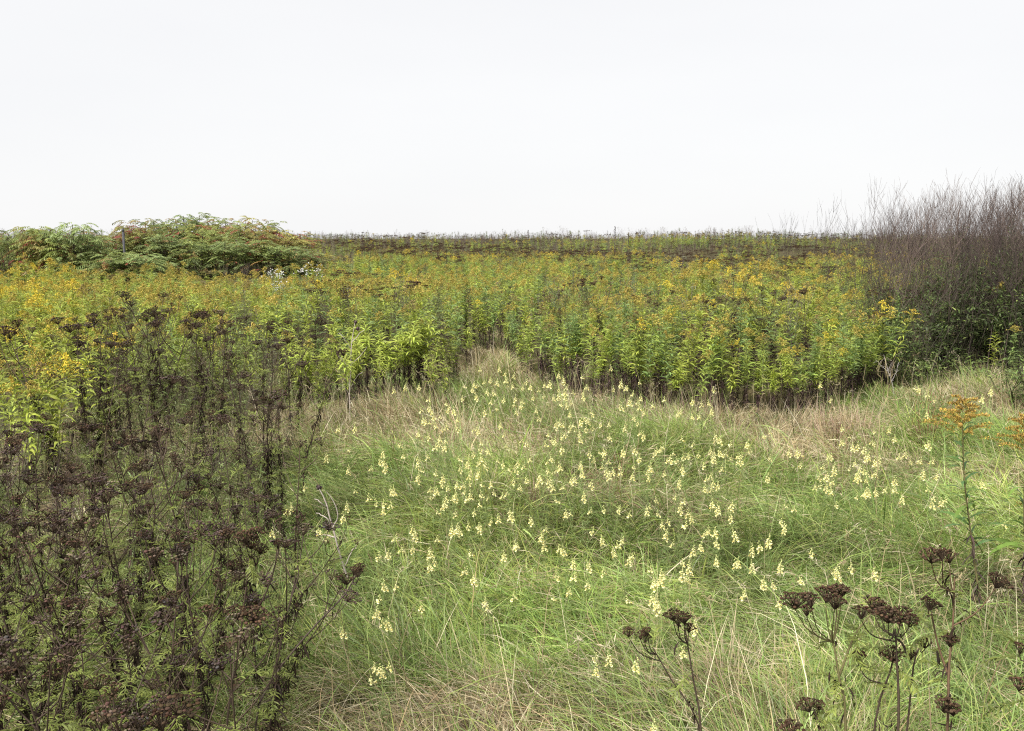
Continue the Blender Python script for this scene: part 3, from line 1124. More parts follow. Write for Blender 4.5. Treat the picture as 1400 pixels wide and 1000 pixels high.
# ------------------------------------------------------------------ sumac at the left back
def sumac(seed, h, wid, col, red=0.06, nl=190):
    r = np.random.default_rng(seed)
    st, lf = [], []
    tips = []
    for i in range(7):
        az = r.uniform(0, 6.28)
        q = wid * .5 * math.sqrt(r.random())
        top = np.array([q * math.cos(az), q * math.sin(az), h * (1 - .28 * (q / wid * 2) ** 2) * r.uniform(.82, 1.0)])
        p = curve_pts([np.array([top[0] * .25, top[1] * .25, 0]), np.array([top[0] * .5, top[1] * .5, h * .45]), top], 6)
        st.append(tubes(p[None], np.linspace(.022, .009, 6), np.array((.11, .085, .07)), 5))
        tips.append(top)
    for i in range(nl):
        tp = tips[r.integers(len(tips))]
        b = tp - [0, 0, r.random() ** 1.8 * .7 * h] + r.normal(0, .17, 3) * [1, 1, .4]
        u = r.random()
        c = np.array((.27, .07, .05)) if u < red * .8 else (np.array((.30, .20, .07)) if u < red + .05 else np.array(col) * r.uniform(.7, 1.35))
        az = r.uniform(0, 6.28)
        L = r.uniform(.38, .62)
        t = np.linspace(0, 1, 5)
        e = r.uniform(.2, .8) - 1.15 * t
        p = np.zeros((5, 3)); p[0] = b
        for k in range(1, 5):
            p[k] = p[k - 1] + L / 4 * np.array([math.cos(e[k]) * math.cos(az), math.cos(e[k]) * math.sin(az), math.sin(e[k])])
        npair = 9
        f = np.linspace(.18, 1, npair)
        bp = np.stack([np.interp(f, t, p[:, k]) for k in range(3)], -1)
        for sg in (-1, 1):
            lf.append(leaves(bp, az + sg * 1.1, np.interp(f, t, e) * .5 - .25 + r.normal(0, .12, npair), L * .27 * np.sin((f * .8 + .15) * PI) ** .5, .030, .5, jit(c, npair, .1, r), 3, None, r))
    return mesh('sumac_trunk', st, M_STEM), mesh('sumac_crown', lf, M_LEAF)


S_VAR = [sumac(700, 1.9, 1.5, (.20, .235, .062), .04), sumac(701, 2.0, 1.6, (.175, .215, .065), .08), sumac(702, 1.8, 1.5, (.235, .235, .06), .15), sumac(703, 2.0, 1.5, (.185, .235, .08), .02),
         sumac(704, 1.7, 1.4, (.25, .23, .065), .26)]
spots = []
# dome: rows of shrubs, taller towards its middle
for px, D, topy, v in ((150, 29, 318, 0), (178, 29, 306, 2), (205, 29, 322, 1), (238, 29, 318, 3), (272, 29, 322, 0), (305, 29, 325, 3), (335, 29.5, 330, 1), (365, 30, 326, 0), (395, 30, 338, 3),
                       (190, 32, 306, 4), (222, 32, 303, 1), (252, 32, 300, 0), (285, 32, 300, 2), (318, 32, 304, 1), (348, 32, 305, 4), (378, 32.5, 310, 4), (405, 33, 318, 2),
                       (215, 35, 301, 0), (245, 35, 296, 3), (275, 35, 295, 1), (305, 35, 298, 0), (335, 35, 303, 4), (362, 35, 309, 0),
                       (425, 31, 347, 2), (452, 30.5, 356, 0), (152, 25.8, 341, 0), (183, 25.8, 343, 3), (168, 25.6, 350, 1),
                       (8, 27, 322, 1), (42, 27, 314, 4), (72, 27, 318, 0), (100, 27, 309, 3), (128, 27.5, 324, 1), (25, 29.5, 317, 0), (58, 29.5, 313, 3), (88, 29.5, 312, 1),
                       (115, 30, 318, 2), (-25, 28, 318, 0), (-60, 28, 312, 3), (-20, 31, 316, 1), (-95, 29, 315, 0)):
    d_ = ray(px, topy)
    p = np.array([0, 0, H]) + d_ * (D / d_[1])
    z = float(gz(p[0], D)) - .02
    s = (p[2] - z) / ([1.9, 2.0, 1.8, 2.0, 1.7][v] * .90) * rng.uniform(.86, 1.07)
    if px < 140:
        lb, gp = ['mid green', 'dark green', 'rust tinged', 'grey green', 'red'][v] + ' sumac shrub in the ' + ('front' if D < 28 else 'back') + ' row at the far left, ' + ('by the border' if px < 50 else 'towards the dome'), 'sumac shrubs in the low bank at the far left'
    elif px < 412:
        ps = ('on the front slope' if D < 31 else 'on the middle slope' if D < 34 else 'on the crest') + ' of the dome, ' + ('left part' if px < 220 else 'middle' if px < 320 else 'right part')
        lb, gp = ['mid green', 'dark green', 'rust tinged', 'grey green', 'red'][v] + ' sumac shrub ' + ps, 'sumac shrubs in the rounded dome'
    else:
        lb, gp = 'small green sumac shrub trailing off right of the dome', 'sumac shrubs right of the dome'
    if v == 4 and px < 412:
        lb = ('reddest sumac shrub at the far left bank' if px < 140 else 'rusty red sumac shrub along the flank of the rounded dome')
        gp = 'reddening sumac ' + ('at the far left' if px < 140 else 'along the dome')
    o = thing('sumac_shrub', lb, 'shrub', (p[0], D, z), gp, rng.uniform(0, 6.28), (1.0 + .1 * rng.random(), 1.0 + .1 * rng.random(), float(s)))
    new('trunk', S_VAR[v][0], o)
    new('crown', S_VAR[v][1], o, kind='stuff')


# ------------------------------------------------------------------ dark shrubs and bare stalks at the right
def shrub(seed, h, wid, col, nl=900, ll=.06):
    r = np.random.default_rng(seed)
    st, A = [], []
    for i in range(16):
        az, q = r.uniform(0, 6.28), wid * .5 * math.sqrt(r.random())
        top = np.array([q * math.cos(az), q * math.sin(az), h * r.uniform(.7, 1.0) * (1 - .25 * (2 * q / wid) ** 2)])
        p = curve_pts([top * [.2, .2, 0], top * [.55, .55, .5] + np.append(r.normal(0, .04, 2), 0), top], 7)
        st.append(tubes(p[None], np.linspace(.007, .002, 7), np.array((.07, .06, .045)), 4))
        A.append(p[1:])
        for j in range(5):
            b = p[r.integers(2, 7)]
            a2, l2 = r.uniform(0, 6.28), r.uniform(.1, .28)
            e = b + l2 * np.array([math.cos(a2) * .8, math.sin(a2) * .8, .5])
            pp = np.stack([b, (b + e) / 2 + [0, 0, .02], e])
            st.append(tubes(pp[None], np.array([.002, .0015, .001]), np.array((.08, .075, .05)), 3))
            A.append(np.stack([b + (e - b) * f for f in (.3, .5, .7, .85, 1.0)]))
    A = np.concatenate(A)
    s = A[r.integers(0, len(A), nl)] + r.normal(0, .018, (nl, 3))
    cc = jit(col, nl, .25, r)
    lt = r.random(nl) < .1
    cc[lt] = jit((.19, .24, .07), lt.sum(), .15, r)
    lv = leaves(s, r.uniform(0, 6.28, nl), r.normal(.25, .45, nl), ll * r.uniform(.6, 1.3, nl), ll * .27 * r.uniform(.8, 1.3, nl), r.normal(.7, .4, nl), cc, 4, None, r)
    return mesh('shrub_stems', st, M_STEM), mesh('shrub_foliage', lv, M_LEAF)


B_VAR = [shrub(800, 1.15, 1.1, (.085, .118, .036)), shrub(801, 1.0, 1.2, (.09, .125, .042), 1000), shrub(802, 1.25, 1.0, (.075, .10, .036), 900, .07), shrub(803, .75, 1.0, (.13, .175, .05), 800, .055)]
for i, (px, py, top, v) in enumerate(((1228, 528, 425, 1), (1262, 524, 405, 0), (1300, 522, 400, 2), (1338, 520, 395, 0), (1376, 524, 388, 1), (1415, 526, 380, 2), (1460, 530, 380, 0),
                       (1245, 505, 385, 2), (1285, 500, 365, 0), (1322, 500, 352, 1), (1360, 500, 345, 2), (1400, 502, 338, 0), (1440, 502, 335, 1),
                       (1310, 480, 350, 2), (1350, 480, 345, 0), (1392, 480, 340, 2), (1198, 530, 458, 3), (1270, 535, 478, 3), (1345, 533, 482, 3), (1392, 560, 478, 3), (1425, 575, 470, 3), (1500, 520, 350, 2))):
    p = at_z(px, py)
    s = (H - (top - 325) / FPX * p[1] - p[2]) / [1.15, 1.0, 1.25, .75][v]
    if v == 3:
        lb, gp = 'low pale green leafy shrub ' + ('beside the last yellow goldenrod' if px < 1220 else 'behind the silvery dead twig' if px < 1300 else 'over the fallen pale cane' if px < 1370 else 'spilling onto the grass at the right border'), 'low shrubs in front of the dark bush'
    elif py > 510:
        lb, gp = ['tall ', 'broad ', 'dense '][v] + 'dark green shrub in the front row ' + ('beside the goldenrod' if px < 1250 else 'left of the fallen cane' if px < 1290 else 'above the fallen cane' if px < 1350 else 'right of the fallen cane' if px < 1400 else 'past the right border'), 'front row of the dark shrubs'
    else:
        lb, gp = ['tall ', 'broad ', 'dense '][v] + 'dark shrub among the bare stalks, ' + ('beside the goldenrod' if px < 1265 else 'left part' if px < 1305 else 'middle' if px < 1340 else 'right part' if px < 1390 else 'at the right border') + (', behind the others' if py < 490 else ''), 'back rows of the dark shrubs'
    o = thing('leafy_shrub', lb, 'shrub', p - [0, 0, .02], gp, rng.uniform(0, 6.28), (float(.95 + .2 * rng.random()), float(.95 + .2 * rng.random()), float(s)))
    new('branches', B_VAR[v][0], o)
    new('foliage', B_VAR[v][1], o, kind='stuff')

for i, (px, top, D) in enumerate(((935, 322, 66), (962, 320, 64), (985, 319, 67), (1008, 318, 63), (1032, 317, 66), (1058, 318, 64), (1082, 319, 67), (1108, 321, 65), (1135, 320, 62), (1160, 318, 63),
                                  (560, 321, 80), (585, 320, 82), (735, 320, 76), (715, 321, 78), (655, 322, 82), (870, 322, 74), (500, 322, 84), (465, 321, 85), (800, 323, 77))):
    p = at_depth(px, top, D)
    z = float(gz(p[0], D))
    s = max(.5, (p[2] - z) / 1.1)
    thing('far_shrub', 'distant dark shrub on the skyline ' + ('left of the middle' if px < 700 else 'near the middle' if px < 900 else 'left of the bare stalks' if px < 1070 else 'behind the bare stalks'), 'shrub',
          (p[0], D, z - .02), 'far shrubs on the skyline', rng.uniform(0, 6.28), (2.4, 1.8, float(s)), B_VAR[i % 3][1])
C_STK = [(.080, .060, .053), (.11, .080, .070), (.055, .042, .038), (.18, .135, .115)]
W_VAR = []
STK_NAME = ['dark brown', 'brown', 'blackish', 'tan']
for i in range(7):
    cs = weed(850 + i, 2.1, C_STK[i % 4], 26, None, 0, .0022, spread=.52)
    W_VAR.append(mesh('bare_stalk', cs[0][0], M_STEM))
k = 0
for _ in range(5000):
    px = rng.uniform(1070, 1560)
    y = rng.uniform(10.8, 15)
    dens = float(sstep(1070, 1330, px))
    if rng.random() > dens ** 1.5:
        continue
    x = (px - 700) / FPX * y
    top = 325 - (float(np.interp(px, [1070, 1130, 1190, 1250, 1300, 1360, 1400, 1560], [6, 22, 44, 60, 68, 80, 86, 88])) * rng.uniform(.45, 1.15))
    z = float(gz(x, y))
    s = (H - (top - 325) / FPX * y - z) / 2.15
    wi = int(rng.integers(len(W_VAR)))
    hl = 'tall' if top < 262 else ('middling' if top < 282 else 'short')
    ps = 'at the sparse left end' if px < 1200 else 'over the left shrubs' if px < 1260 else 'over the middle shrubs' if px < 1320 else 'over the right shrubs' if px < 1380 else 'at the right border'
    lb = hl + ' ' + STK_NAME[wi % 4] + ' bare twiggy stalk ' + ps
    thing('bare_stalk', lb, 'dead stalk', (x, y, z - .02), 'bare stalks ' + ps, rng.uniform(0, 6.28),
          (float(s) * .95, float(s) * .95, float(s)), W_VAR[wi], (rng.normal(0, .10), rng.normal(.05, .13)))
    k += 1
    if k >= 200:
        break
LW = []
for i in range(4):
    cs = weed(870 + i, 2.0, (.07, .06, .045), 12, (.10, .135, .045), 230, .0028, .07, spread=.36)
    lv = cs[1][0]
    LW.append((mesh('leafy_stalk_stem', cs[0][0], M_STEM), mesh('leafy_stalk_leaves', lv, M_LEAF)))
for i in range(74):
    px, y = rng.uniform(1170, 1520), rng.uniform(10.9, 13.8)
    x = (px - 700) / FPX * y
    z = float(gz(x, y))
    top = float(np.interp(px, [1170, 1230, 1290, 1360], [405, 362, 335, 318])) + rng.uniform(-22, 30)
    s_ = (H - (top - 325) / FPX * y - z) / 2.0
    o = thing('leafy_stalk', ('tall' if top < 315 else 'middling' if top < 335 else 'short') + ' dark stalk with scattered green leaves ' + ('beside the yellow goldenrod' if px < 1250 else 'over the left of the dark shrubs' if px < 1310 else 'over the middle of the dark shrubs' if px < 1360 else 'at the right border'),
              'weed', (x, y, z - .02), 'leafy stalks among the dark shrubs', rng.uniform(0, 6.28), (float(s_) * 1.15, float(s_) * 1.15, float(s_)), tilt=(rng.normal(0, .07), rng.normal(0, .08)))
    v = LW[i % 4]
    new('stem', v[0], o)
    new('foliage', v[1], o, kind='stuff')
# a few that reach far above on the sky, and a grey twig thicket left of the middle
for px, D, top in ((1103, 13, 262), (1062, 14, 285), (1160, 12.5, 235), (1215, 12, 240), (1290, 12, 232), (1352, 12, 228), (1385, 11.5, 236), (1250, 13, 252), (1132, 14, 300)):
    x = (px - 700) / FPX * D
    z = float(gz(x, D))
    s = (H - (top - 325) / FPX * D - z) / 2.15
    thing('bare_stalk', ('highest reaching bare stalk, ' + ('alone over the field' if px < 1110 else 'at the sparse left end' if px < 1180 else 'over the left shrubs' if px < 1270 else 'over the middle shrubs' if px < 1320 else 'near the right border')), 'dead stalk', (x, D, z - .02), 'tallest bare stalks at the right', rng.uniform(0, 6.28),
          (float(s) * .8, float(s) * .8, float(s)), W_VAR[rng.integers(len(W_VAR))], (rng.normal(0, .05), rng.normal(-.05, .05)))
for i in range(16):
    px, D = rng.uniform(312, 372), rng.uniform(19, 23)
    x = (px - 700) / FPX * D
    z = float(gz(x, D))
    s = (H - (rng.uniform(350, 372) - 325) / FPX * D - z) / 2.15
    thing('bare_stalk', 'grey brown bare twiggy stalk in the thicket below the sumac dome', 'dead stalk', (x, D, z - .02), 'grey twig thicket below the dome', rng.uniform(0, 6.28),
          (float(s) * 1.1, float(s) * 1.1, float(s)), W_VAR[rng.integers(len(W_VAR))])


# ------------------------------------------------------------------ toadflax in the clearing
C_TOAD = (.84, .81, .44)
C_PALE = (.92, .90, .49)


def toadflax_whole(seed, h, nf, spike):
    return joined(toadflax(seed, h, nf, spike, True), 'toadflax_small')


def toadflax(seed, h, nf, spike, whole=False):
    r = np.random.default_rng(seed)
    b = r.normal(0, .05, 2)
    zs = np.linspace(0, 1, 5)
    path = np.stack([b[0] * zs ** 2, b[1] * zs ** 2, h * zs], -1)
    st = tubes(path[None], np.linspace(.0018, .001, 5), np.array((.17, .21, .07)), 4)
    n = 44
    f = r.uniform(.12, .88, n)
    base = np.stack([np.interp(f, zs, path[:, i]) for i in range(3)], -1)
    lf = leaves(base, r.uniform(0, 6.28, n), r.normal(.65, .2, n), r.uniform(.03, .05, n), .003, .5, jit((.20, .26, .09), n, .15, r), 3, None, r)
    # flowers
    t = np.linspace(0, 1, nf)
    z = h - spike * .75 + spike * t
    az = np.arange(nf) * 2.4 + r.normal(0, .3, nf)
    sz = .92 * (1.05 - .5 * t) * r.uniform(.85, 1.15, nf)
    ax = np.stack([np.interp(np.minimum(z / h, 1), zs, path[:, 0]), np.interp(np.minimum(z / h, 1), zs, path[:, 1]), z], -1)
    o = np.stack([np.cos(az), np.sin(az), np.zeros(nf)], -1)
    c0 = ax + o * (.009 * sz)[:, None]
    fl = []
    fl.append(leaves(c0, az, .95, .016 * sz, .011 * sz, .5, jit(C_PALE, nf, .06, r), 4, [.6, 1, .8, 0], r))       # upper lip
    fl.append(leaves(c0 + o * .003, az, -.15, .014 * sz, .015 * sz, .9, jit(C_PALE, nf, .06, r), 4, [.6, 1, .9, 0], r))  # lower lip
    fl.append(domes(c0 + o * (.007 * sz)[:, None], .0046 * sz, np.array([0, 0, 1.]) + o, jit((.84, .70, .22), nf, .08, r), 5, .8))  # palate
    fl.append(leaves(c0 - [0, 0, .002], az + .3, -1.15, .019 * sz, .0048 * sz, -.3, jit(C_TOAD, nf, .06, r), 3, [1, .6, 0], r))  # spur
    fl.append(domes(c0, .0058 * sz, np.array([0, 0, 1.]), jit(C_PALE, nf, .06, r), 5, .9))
    nbud = 5
    fl.append(domes(path[-1] + np.stack([r.normal(0, .003, nbud), r.normal(0, .003, nbud), np.linspace(.0, .022, nbud) + spike * .25], -1), .0036, np.array([0, 0, 1.]), jit((.66, .68, .30), nbud, .1, r), 5, 1.2))
    if whole:
        return [(st, M_STEM), (lf, M_LEAF), (merge(fl), M_PETAL)]
    return {'stem': mesh('toadflax_stem', st, M_STEM), 'foliage': mesh('toadflax_foliage', lf, M_LEAF), 'flower_spike': mesh('toadflax_flower_spike', fl, M_PETAL)}


F_VAR = [toadflax(900 + i, h, nf, sp) for i, (h, nf, sp) in enumerate(((.40, 10, .034), (.37, 8, .026), (.42, 13, .046), (.35, 5, .016), (.39, 11, .036), (.41, 4, .012)))]
FL = [(547,536),(568,551),(575,560),(600,555),(605,560),(632,560),(563,585),(476,594),(475,607),(455,590),(505,625),(442,625),(530,622),(572,613),(523,612),(582,610),(600,605),(568,630),
      (520,644),(555,655),(562,666),(536,680),(525,690),(413,680),(398,695),(470,678),(455,700),(444,718),(605,650),(628,630),(638,645),(658,665),(665,655),(650,640),(660,690),(655,705),
      (685,660),(690,655),(610,675),(612,690),(590,710),(583,712),(617,720),(568,728),(546,728),(595,740),(520,742),(505,740),(665,745),(685,740),(670,520),(680,515),(690,520),(655,535),
      (660,545),(690,530),(740,530),(770,540),(780,535),(765,545),(775,543),(785,541),(808,530),(715,530),(720,555),(790,555),(750,585),(760,575),(780,590),(792,580),(798,592),(765,610),(845,590),
      (850,590),(868,558),(862,560),(846,538),(875,543),(940,558),(915,568),(970,566),(955,575),(980,550),(877,600),(880,615),(920,615),(935,605),(937,612),(968,625),(975,635),(983,637),
      (1018,597),(1012,594),(990,597),(997,615),(1030,630),(968,655),(925,675),(920,650),(835,630),(850,625),(862,627),(825,635),(838,650),(835,675),(840,680),(843,687),(797,673),(757,652),
      (775,610),(735,660),(705,650),(712,652),(740,690),(745,694),(765,692),(730,720),(726,726),(735,735),(705,720),(770,725),(782,725),(838,720),(845,730),(858,735),(935,697),(928,694),(915,705),
      (980,692),(984,698),(955,700),(970,715),(975,725),(955,720),(937,735),(948,735),(1005,695),(1040,728),(1035,728),(845,745),(1005,748),(1123,527),(1133,543),(1088,617),(1102,620),(1110,622),
      (1117,628),(1115,640),(1165,615),(1168,625),(1175,640),(1185,630),(1162,645),(1143,650),(1138,657),(1155,670),(1186,665),(1205,580),(1203,590),(1190,595),(1265,543),(1268,548),(1258,547),
      (1280,560),(1330,550),(1353,553),(1255,607),(1257,620),(1232,615),(1238,660),(1238,672),(1210,660),(1220,655),(1262,655),(1272,645),(1275,660),(1282,675),(1075,670),(1062,690),(1068,700),
      (1053,705),(1050,740),(1105,750),(1135,750),(1362,660),(1375,695),(765,770),(780,755),(778,780),(792,768),(768,790),(808,768),(830,755),(890,775),(905,772),(895,785),(920,765),(930,770),
      (935,768),(950,775),(942,782),(890,792),(888,805),(770,803),(803,842),(812,880),(838,868),(855,875),(912,820),(910,815),(955,838),(940,850),(908,970),(1000,790),(1010,752),(1035,758),
      (1050,790),(1067,765),(1064,770),(1053,796),(1106,757),(1140,772),(1152,778),(1200,773),(527,785),(535,780),(517,800),(500,820),(497,828),(507,827),(533,828),(573,800),(522,873),(528,880),
      (518,885),(533,870),(527,893),(653,763),(672,788),(690,790),(605,755),(613,757),(675,810)]


F_LOOK = ['full', 'short', 'long', 'small', 'plump', 'stubby']


def toad_zone(x, y):
    px = 700 + FPX * x / y
    if y < 4.4:
        rows = ((600, 'in the nearest grass by the leaning tansy'), (740, 'in the near swirled grass'), (860, 'left of the lone forked tansy'), (980, 'behind the lone forked tansy'), (9999, 'behind the right tansy trio'))
    elif y < 5.6:
        rows = ((480, 'by the pale thistle stalk'), (560, 'right of the pale thistle stalk'), (640, 'left of the central drift'), (720, 'in the left of the central drift'), (800, 'in the heart of the central drift'),
                (880, 'in the right of the central drift'), (980, 'right of the central drift'), (1080, 'in the pale green grass'), (1180, 'by the yellowish dry stalk'), (9999, 'by the big ochre goldenrod'))
    elif y < 7.6:
        rows = ((500, 'on the left rim of the clearing'), (600, 'in the left half of the clearing'), (690, 'below the notch at mid distance'), (780, 'behind the central drift'), (880, 'over the rusty central stem'),
                (1000, 'in the green hollow right of centre'), (1140, 'left of the yellowish dry stalk'), (1240, 'around the yellowish dry stalk'), (9999, 'near the rusty weed clump'))
    else:
        rows = ((600, 'at the back left rim'), (720, 'in front of the dark notch'), (800, 'in the bright back drift'), (900, 'right of the bright back drift'), (1040, 'at the right back edge'), (1180, 'among the pinkish grass tufts'), (9999, 'on the rusty weed clump'))
    for lim, t in rows:
        if px < lim:
            return t


def put_toad(px, py, mass=None):
    hh = .37
    d_ = ray(px, py + 6)
    z = 0.0
    for _ in range(5):
        t = (H - z - hh) / -d_[2]
        p = d_ * t
        z = float(gz(p[0], p[1]))
    x, y = float(p[0]), float(p[1])
    if y > float(edge_y(x)) - .2:
        y = float(edge_y(x)) - rng.uniform(.2, 1.2)
        z = float(gz(x, y))
    if mass is not None:
        mass.append((x, y, z))
        return
    zn = toad_zone(x, y)
    vi = int(rng.integers(len(F_VAR)))
    v = F_VAR[vi]
    o = thing('toadflax', F_LOOK[vi] + ' pale yellow toadflax spike ' + zn, 'flower', (x, y, z), 'toadflax ' + zn, rng.uniform(0, 6.28), float(rng.uniform(.88, 1.1) * (.60 + .066 * y)),
              tilt=(rng.normal(0, .09), rng.normal(0, .09)))
    for k_, me in v.items():
        new(k_, me, o, kind='stuff' if k_ == 'foliage' else None)


extra = 300 - len(FL)
for q in FL:
    put_toad(*q)
for i in range(extra):
    q = FL[rng.integers(len(FL))]
    if q[1] > 760:
        q = (q[0], q[1] - 150)
    put_toad(q[0] + rng.normal(0, 13), q[1] + rng.normal(0, 7))


# past the first three hundred: the many small spikes of the drift at the back, as one mass
MS = []
for _ in range(260):
    cx_, cy_, sx_, sy_ = ((685, 535, 40, 14), (790, 560, 50, 22), (610, 590, 45, 26), (720, 610, 70, 35), (960, 600, 60, 30), (840, 640, 60, 30), (1170, 620, 45, 22), (660, 660, 50, 25))[rng.integers(8)]
    put_toad(cx_ + rng.normal(0, sx_), max(512, cy_ + rng.normal(0, sy_)), MS)
MS = np.array(MS)
F_ALL = [toadflax_whole(900 + i, h, nf, sp) for i, (h, nf, sp) in enumerate(((.38, 7, .028), (.36, 5, .018), (.40, 9, .034)))]
instancer('toadflax_drift', MS, rng.integers(0, 3, len(MS)), np.stack([rng.normal(0, .09, len(MS)), rng.normal(0, .09, len(MS)), rng.uniform(0, 6.28, len(MS))], -1),
          rng.uniform(.85, 1.1, len(MS)) * (.56 + .062 * MS[:, 1]), F_ALL)


# ------------------------------------------------------------------ single tansies in the right foreground, each shaped after the photograph
HERO_HEADS = [mesh('seed_head', tansy_head_chunk(430 + i, w_, n_, 7, .0042), M_SEED) for i, (w_, n_) in enumerate(((.062, 38), (.075, 50), (.045, 24), (.055, 30)))]


def hero_tansy(label, D, stems, heads, green=7, dead=14, seed=1, col=C_TSTEM, group=None, lowdead=True):
    """stems: lists of pixel points (root first); heads: (px, py, width px, parent stem, fork fraction)"""
    r = np.random.default_rng(seed)
    base = at_depth(*stems[0][0], D)
    bx, by = base[0], base[1]
    g = float(gz(bx, by)) - .02
    org = np.array([bx, by, g])
    o = thing('dead_tansy', label, 'tansy', org, group)
    st, paths = [], []
    for si, s in enumerate(stems):
        q = np.array([at_depth(px, py, D + (0.05 * si if si else 0) + .02 * j) for j, (px, py) in enumerate(s)]) - org
        if si == 0 or s[0][1] >= 990:
            q = np.concatenate([[np.array([q[0][0] * .8, q[0][1], 0.0])], q])
        p = curve_pts(q, 12)
        paths.append(p)
        st.append(tubes(p[None], np.linspace(.0040 if si == 0 else .0030, .0018, 12), np.array(col), 6))
    for px, py, wd, si, f in heads:
        tgt = at_depth(px, py, D + r.normal(0, .035)) - org - [0, 0, .034]
        p = paths[si]
        b = p[int(f * 11)]
        mid = (b + tgt) / 2 + np.array([(tgt[0] - b[0]) * .12, 0, -.012])
        st.append(tubes(curve_pts([b, mid, tgt], 6)[None], np.linspace(.0021, .0010, 6), np.array(col) * r.uniform(.8, 1.1), 5))
        h = new('seed_head', HERO_HEADS[r.integers(len(HERO_HEADS))], o, tgt)
        s = .85 * wd / FPX * D / .062
        h.scale = (s * 1.08, s, min(.95, .42 + .42 * s))
        h.rotation_euler = (r.normal(-.12, .15), r.normal(0, .15), r.uniform(0, 6.28))
    new('stem', mesh('tansy_stem', st, M_STEM), o)
    A = np.concatenate(paths)
    ls = [pinnate(r, A[r.integers(2, len(A))], r.uniform(0, 6.28), r.uniform(-.2, .8), r.uniform(.07, .15), np.array(C_TLEAF) * r.uniform(.8, 1.35), 9, lw=.0052) for _ in range(green)]
    if ls:
        new('foliage', mesh('tansy_foliage', ls, M_LEAF), o, kind='stuff')
    if dead:
        n = dead * 3
        b = A[r.integers(1, int(len(A) * .75), n)] + r.normal(0, .01, (n, 3))
        new('dead_foliage', mesh('tansy_dead_foliage', leaves(b, r.uniform(0, 6.28, n), r.normal(-.4, .5, n), r.uniform(.015, .06, n), r.uniform(.003, .008, n), r.normal(1.7, .9, n), jit(C_BLACK, n, .25, r), 5, None, r), M_DRY), o, kind='stuff')
    return o


GH = 'single dead tansies standing in the right foreground'
hero_tansy('dead tansy forking into a broad dark head, leftmost of the tall right foreground trio', 2.0,
           [[(1156, 1000), (1147, 925), (1136, 862)], [(1147, 926), (1168, 870), (1192, 838)]],
           [(1088, 815, 42, 0, .95), (1110, 812, 40, 0, .97), (1130, 806, 46, 0, .98), (1146, 800, 34, 0, .98), (1104, 825, 26, 0, .95), (1142, 815, 32, 0, .98), (1152, 798, 22, 0, .98)], 9, 5, 21, (.16, .14, .06), GH)
hero_tansy('dead tansy with the widest dark umbrella head and small lower buds', 2.05,
           [[(1228, 1000), (1226, 900), (1224, 860)], [(1195, 1000), (1218, 915), (1222, 888)], [(1240, 1000), (1250, 905), (1262, 880)]],
           [(1178, 829, 36, 0, .90), (1195, 820, 42, 0, .97), (1206, 828, 36, 0, .99), (1216, 834, 40, 0, .99), (1232, 834, 38, 0, .99), (1244, 840, 36, 0, .99), (1222, 888, 36, 1, .99), (1174, 890, 36, 1, .6), (1266, 870, 24, 2, .99), (1246, 885, 18, 2, .9)], 8, 8, 22, C_TSTEM, GH)
hero_tansy('dead tansy with a thick brown stem and stacked small heads, right of the umbrella head', 2.0,
           [[(1295, 1000), (1297, 920), (1303, 850), (1305, 790)], [(1297, 925), (1282, 880), (1272, 830)]],
           [(1271, 817, 28, 1, .99), (1301, 868, 30, 0, .8), (1292, 957, 42, 0, .4), (1305, 962, 22, 0, .4), (1275, 752, 38, 0, .98), (1300, 752, 36, 0, .99), (1290, 748, 30, 0, .99), (1362, 786, 34, 0, .75)], 12, 14, 23, (.12, .075, .045), GH)
hero_tansy('dead tansy at the right border of the frame with one dark drooping head', 2.0,
           [[(1420, 1000), (1412, 930), (1405, 890)]], [(1394, 928, 42, 0, .6), (1395, 877, 30, 0, .95), (1420, 870, 40, 0, .98)], 6, 10, 24, C_TSTEM, GH)
hero_tansy('small dead tansy stub low at the bottom edge left of the trio', 2.2,
           [[(1128, 1010), (1118, 985), (1112, 968)]], [(1108, 958, 36, 0, .98), (1120, 955, 22, 0, .98), (1080, 992, 46, 0, .2)], 4, 6, 25, C_TSTEM, GH)
hero_tansy('lone forked dead tansy with two dark heads in front of pale dry grass', 2.35,
           [[(958, 1000), (948, 930), (937, 862)], [(957, 1000), (915, 925), (892, 885)]],
           [(921, 833, 24, 0, .98), (936, 838, 28, 0, .99), (942, 850, 24, 0, .99), (928, 842, 20, 0, .99), (860, 856, 20, 1, .85), (876, 860, 20, 1, .99), (886, 855, 22, 1, .99), (882, 864, 20, 1, .99)], 7, 10, 26, C_TSTEM, GH)
hero_tansy('long thin dead tansy leaning far over the grass beside the thicket', 2.6,
           [[(350, 985), (375, 925), (425, 862), (470, 815), (487, 785)]],
           [(483, 773, 22, 0, .99), (492, 768, 18, 0, .99), (488, 776, 18, 0, .98)], 1, 9, 27, (.075, .055, .045), None)
hero_tansy('dead tansy with a tight dark head at the thicket corner over bright grass', 2.3,
           [[(310, 1000), (325, 900), (338, 790), (342, 750)], [(330, 880), (368, 800), (382, 745)]],
           [(335, 727, 34, 0, .97), (350, 722, 32, 0, .98), (343, 735, 30, 0, .98), (312, 722, 24, 0, .85), (355, 742, 22, 0, .9), (380, 735, 14, 1, .99), (325, 832, 36, 0, .45), (345, 835, 40, 0, .5), (285, 830, 40, 0, .4)], 6, 16, 28, C_TSTEM, None)


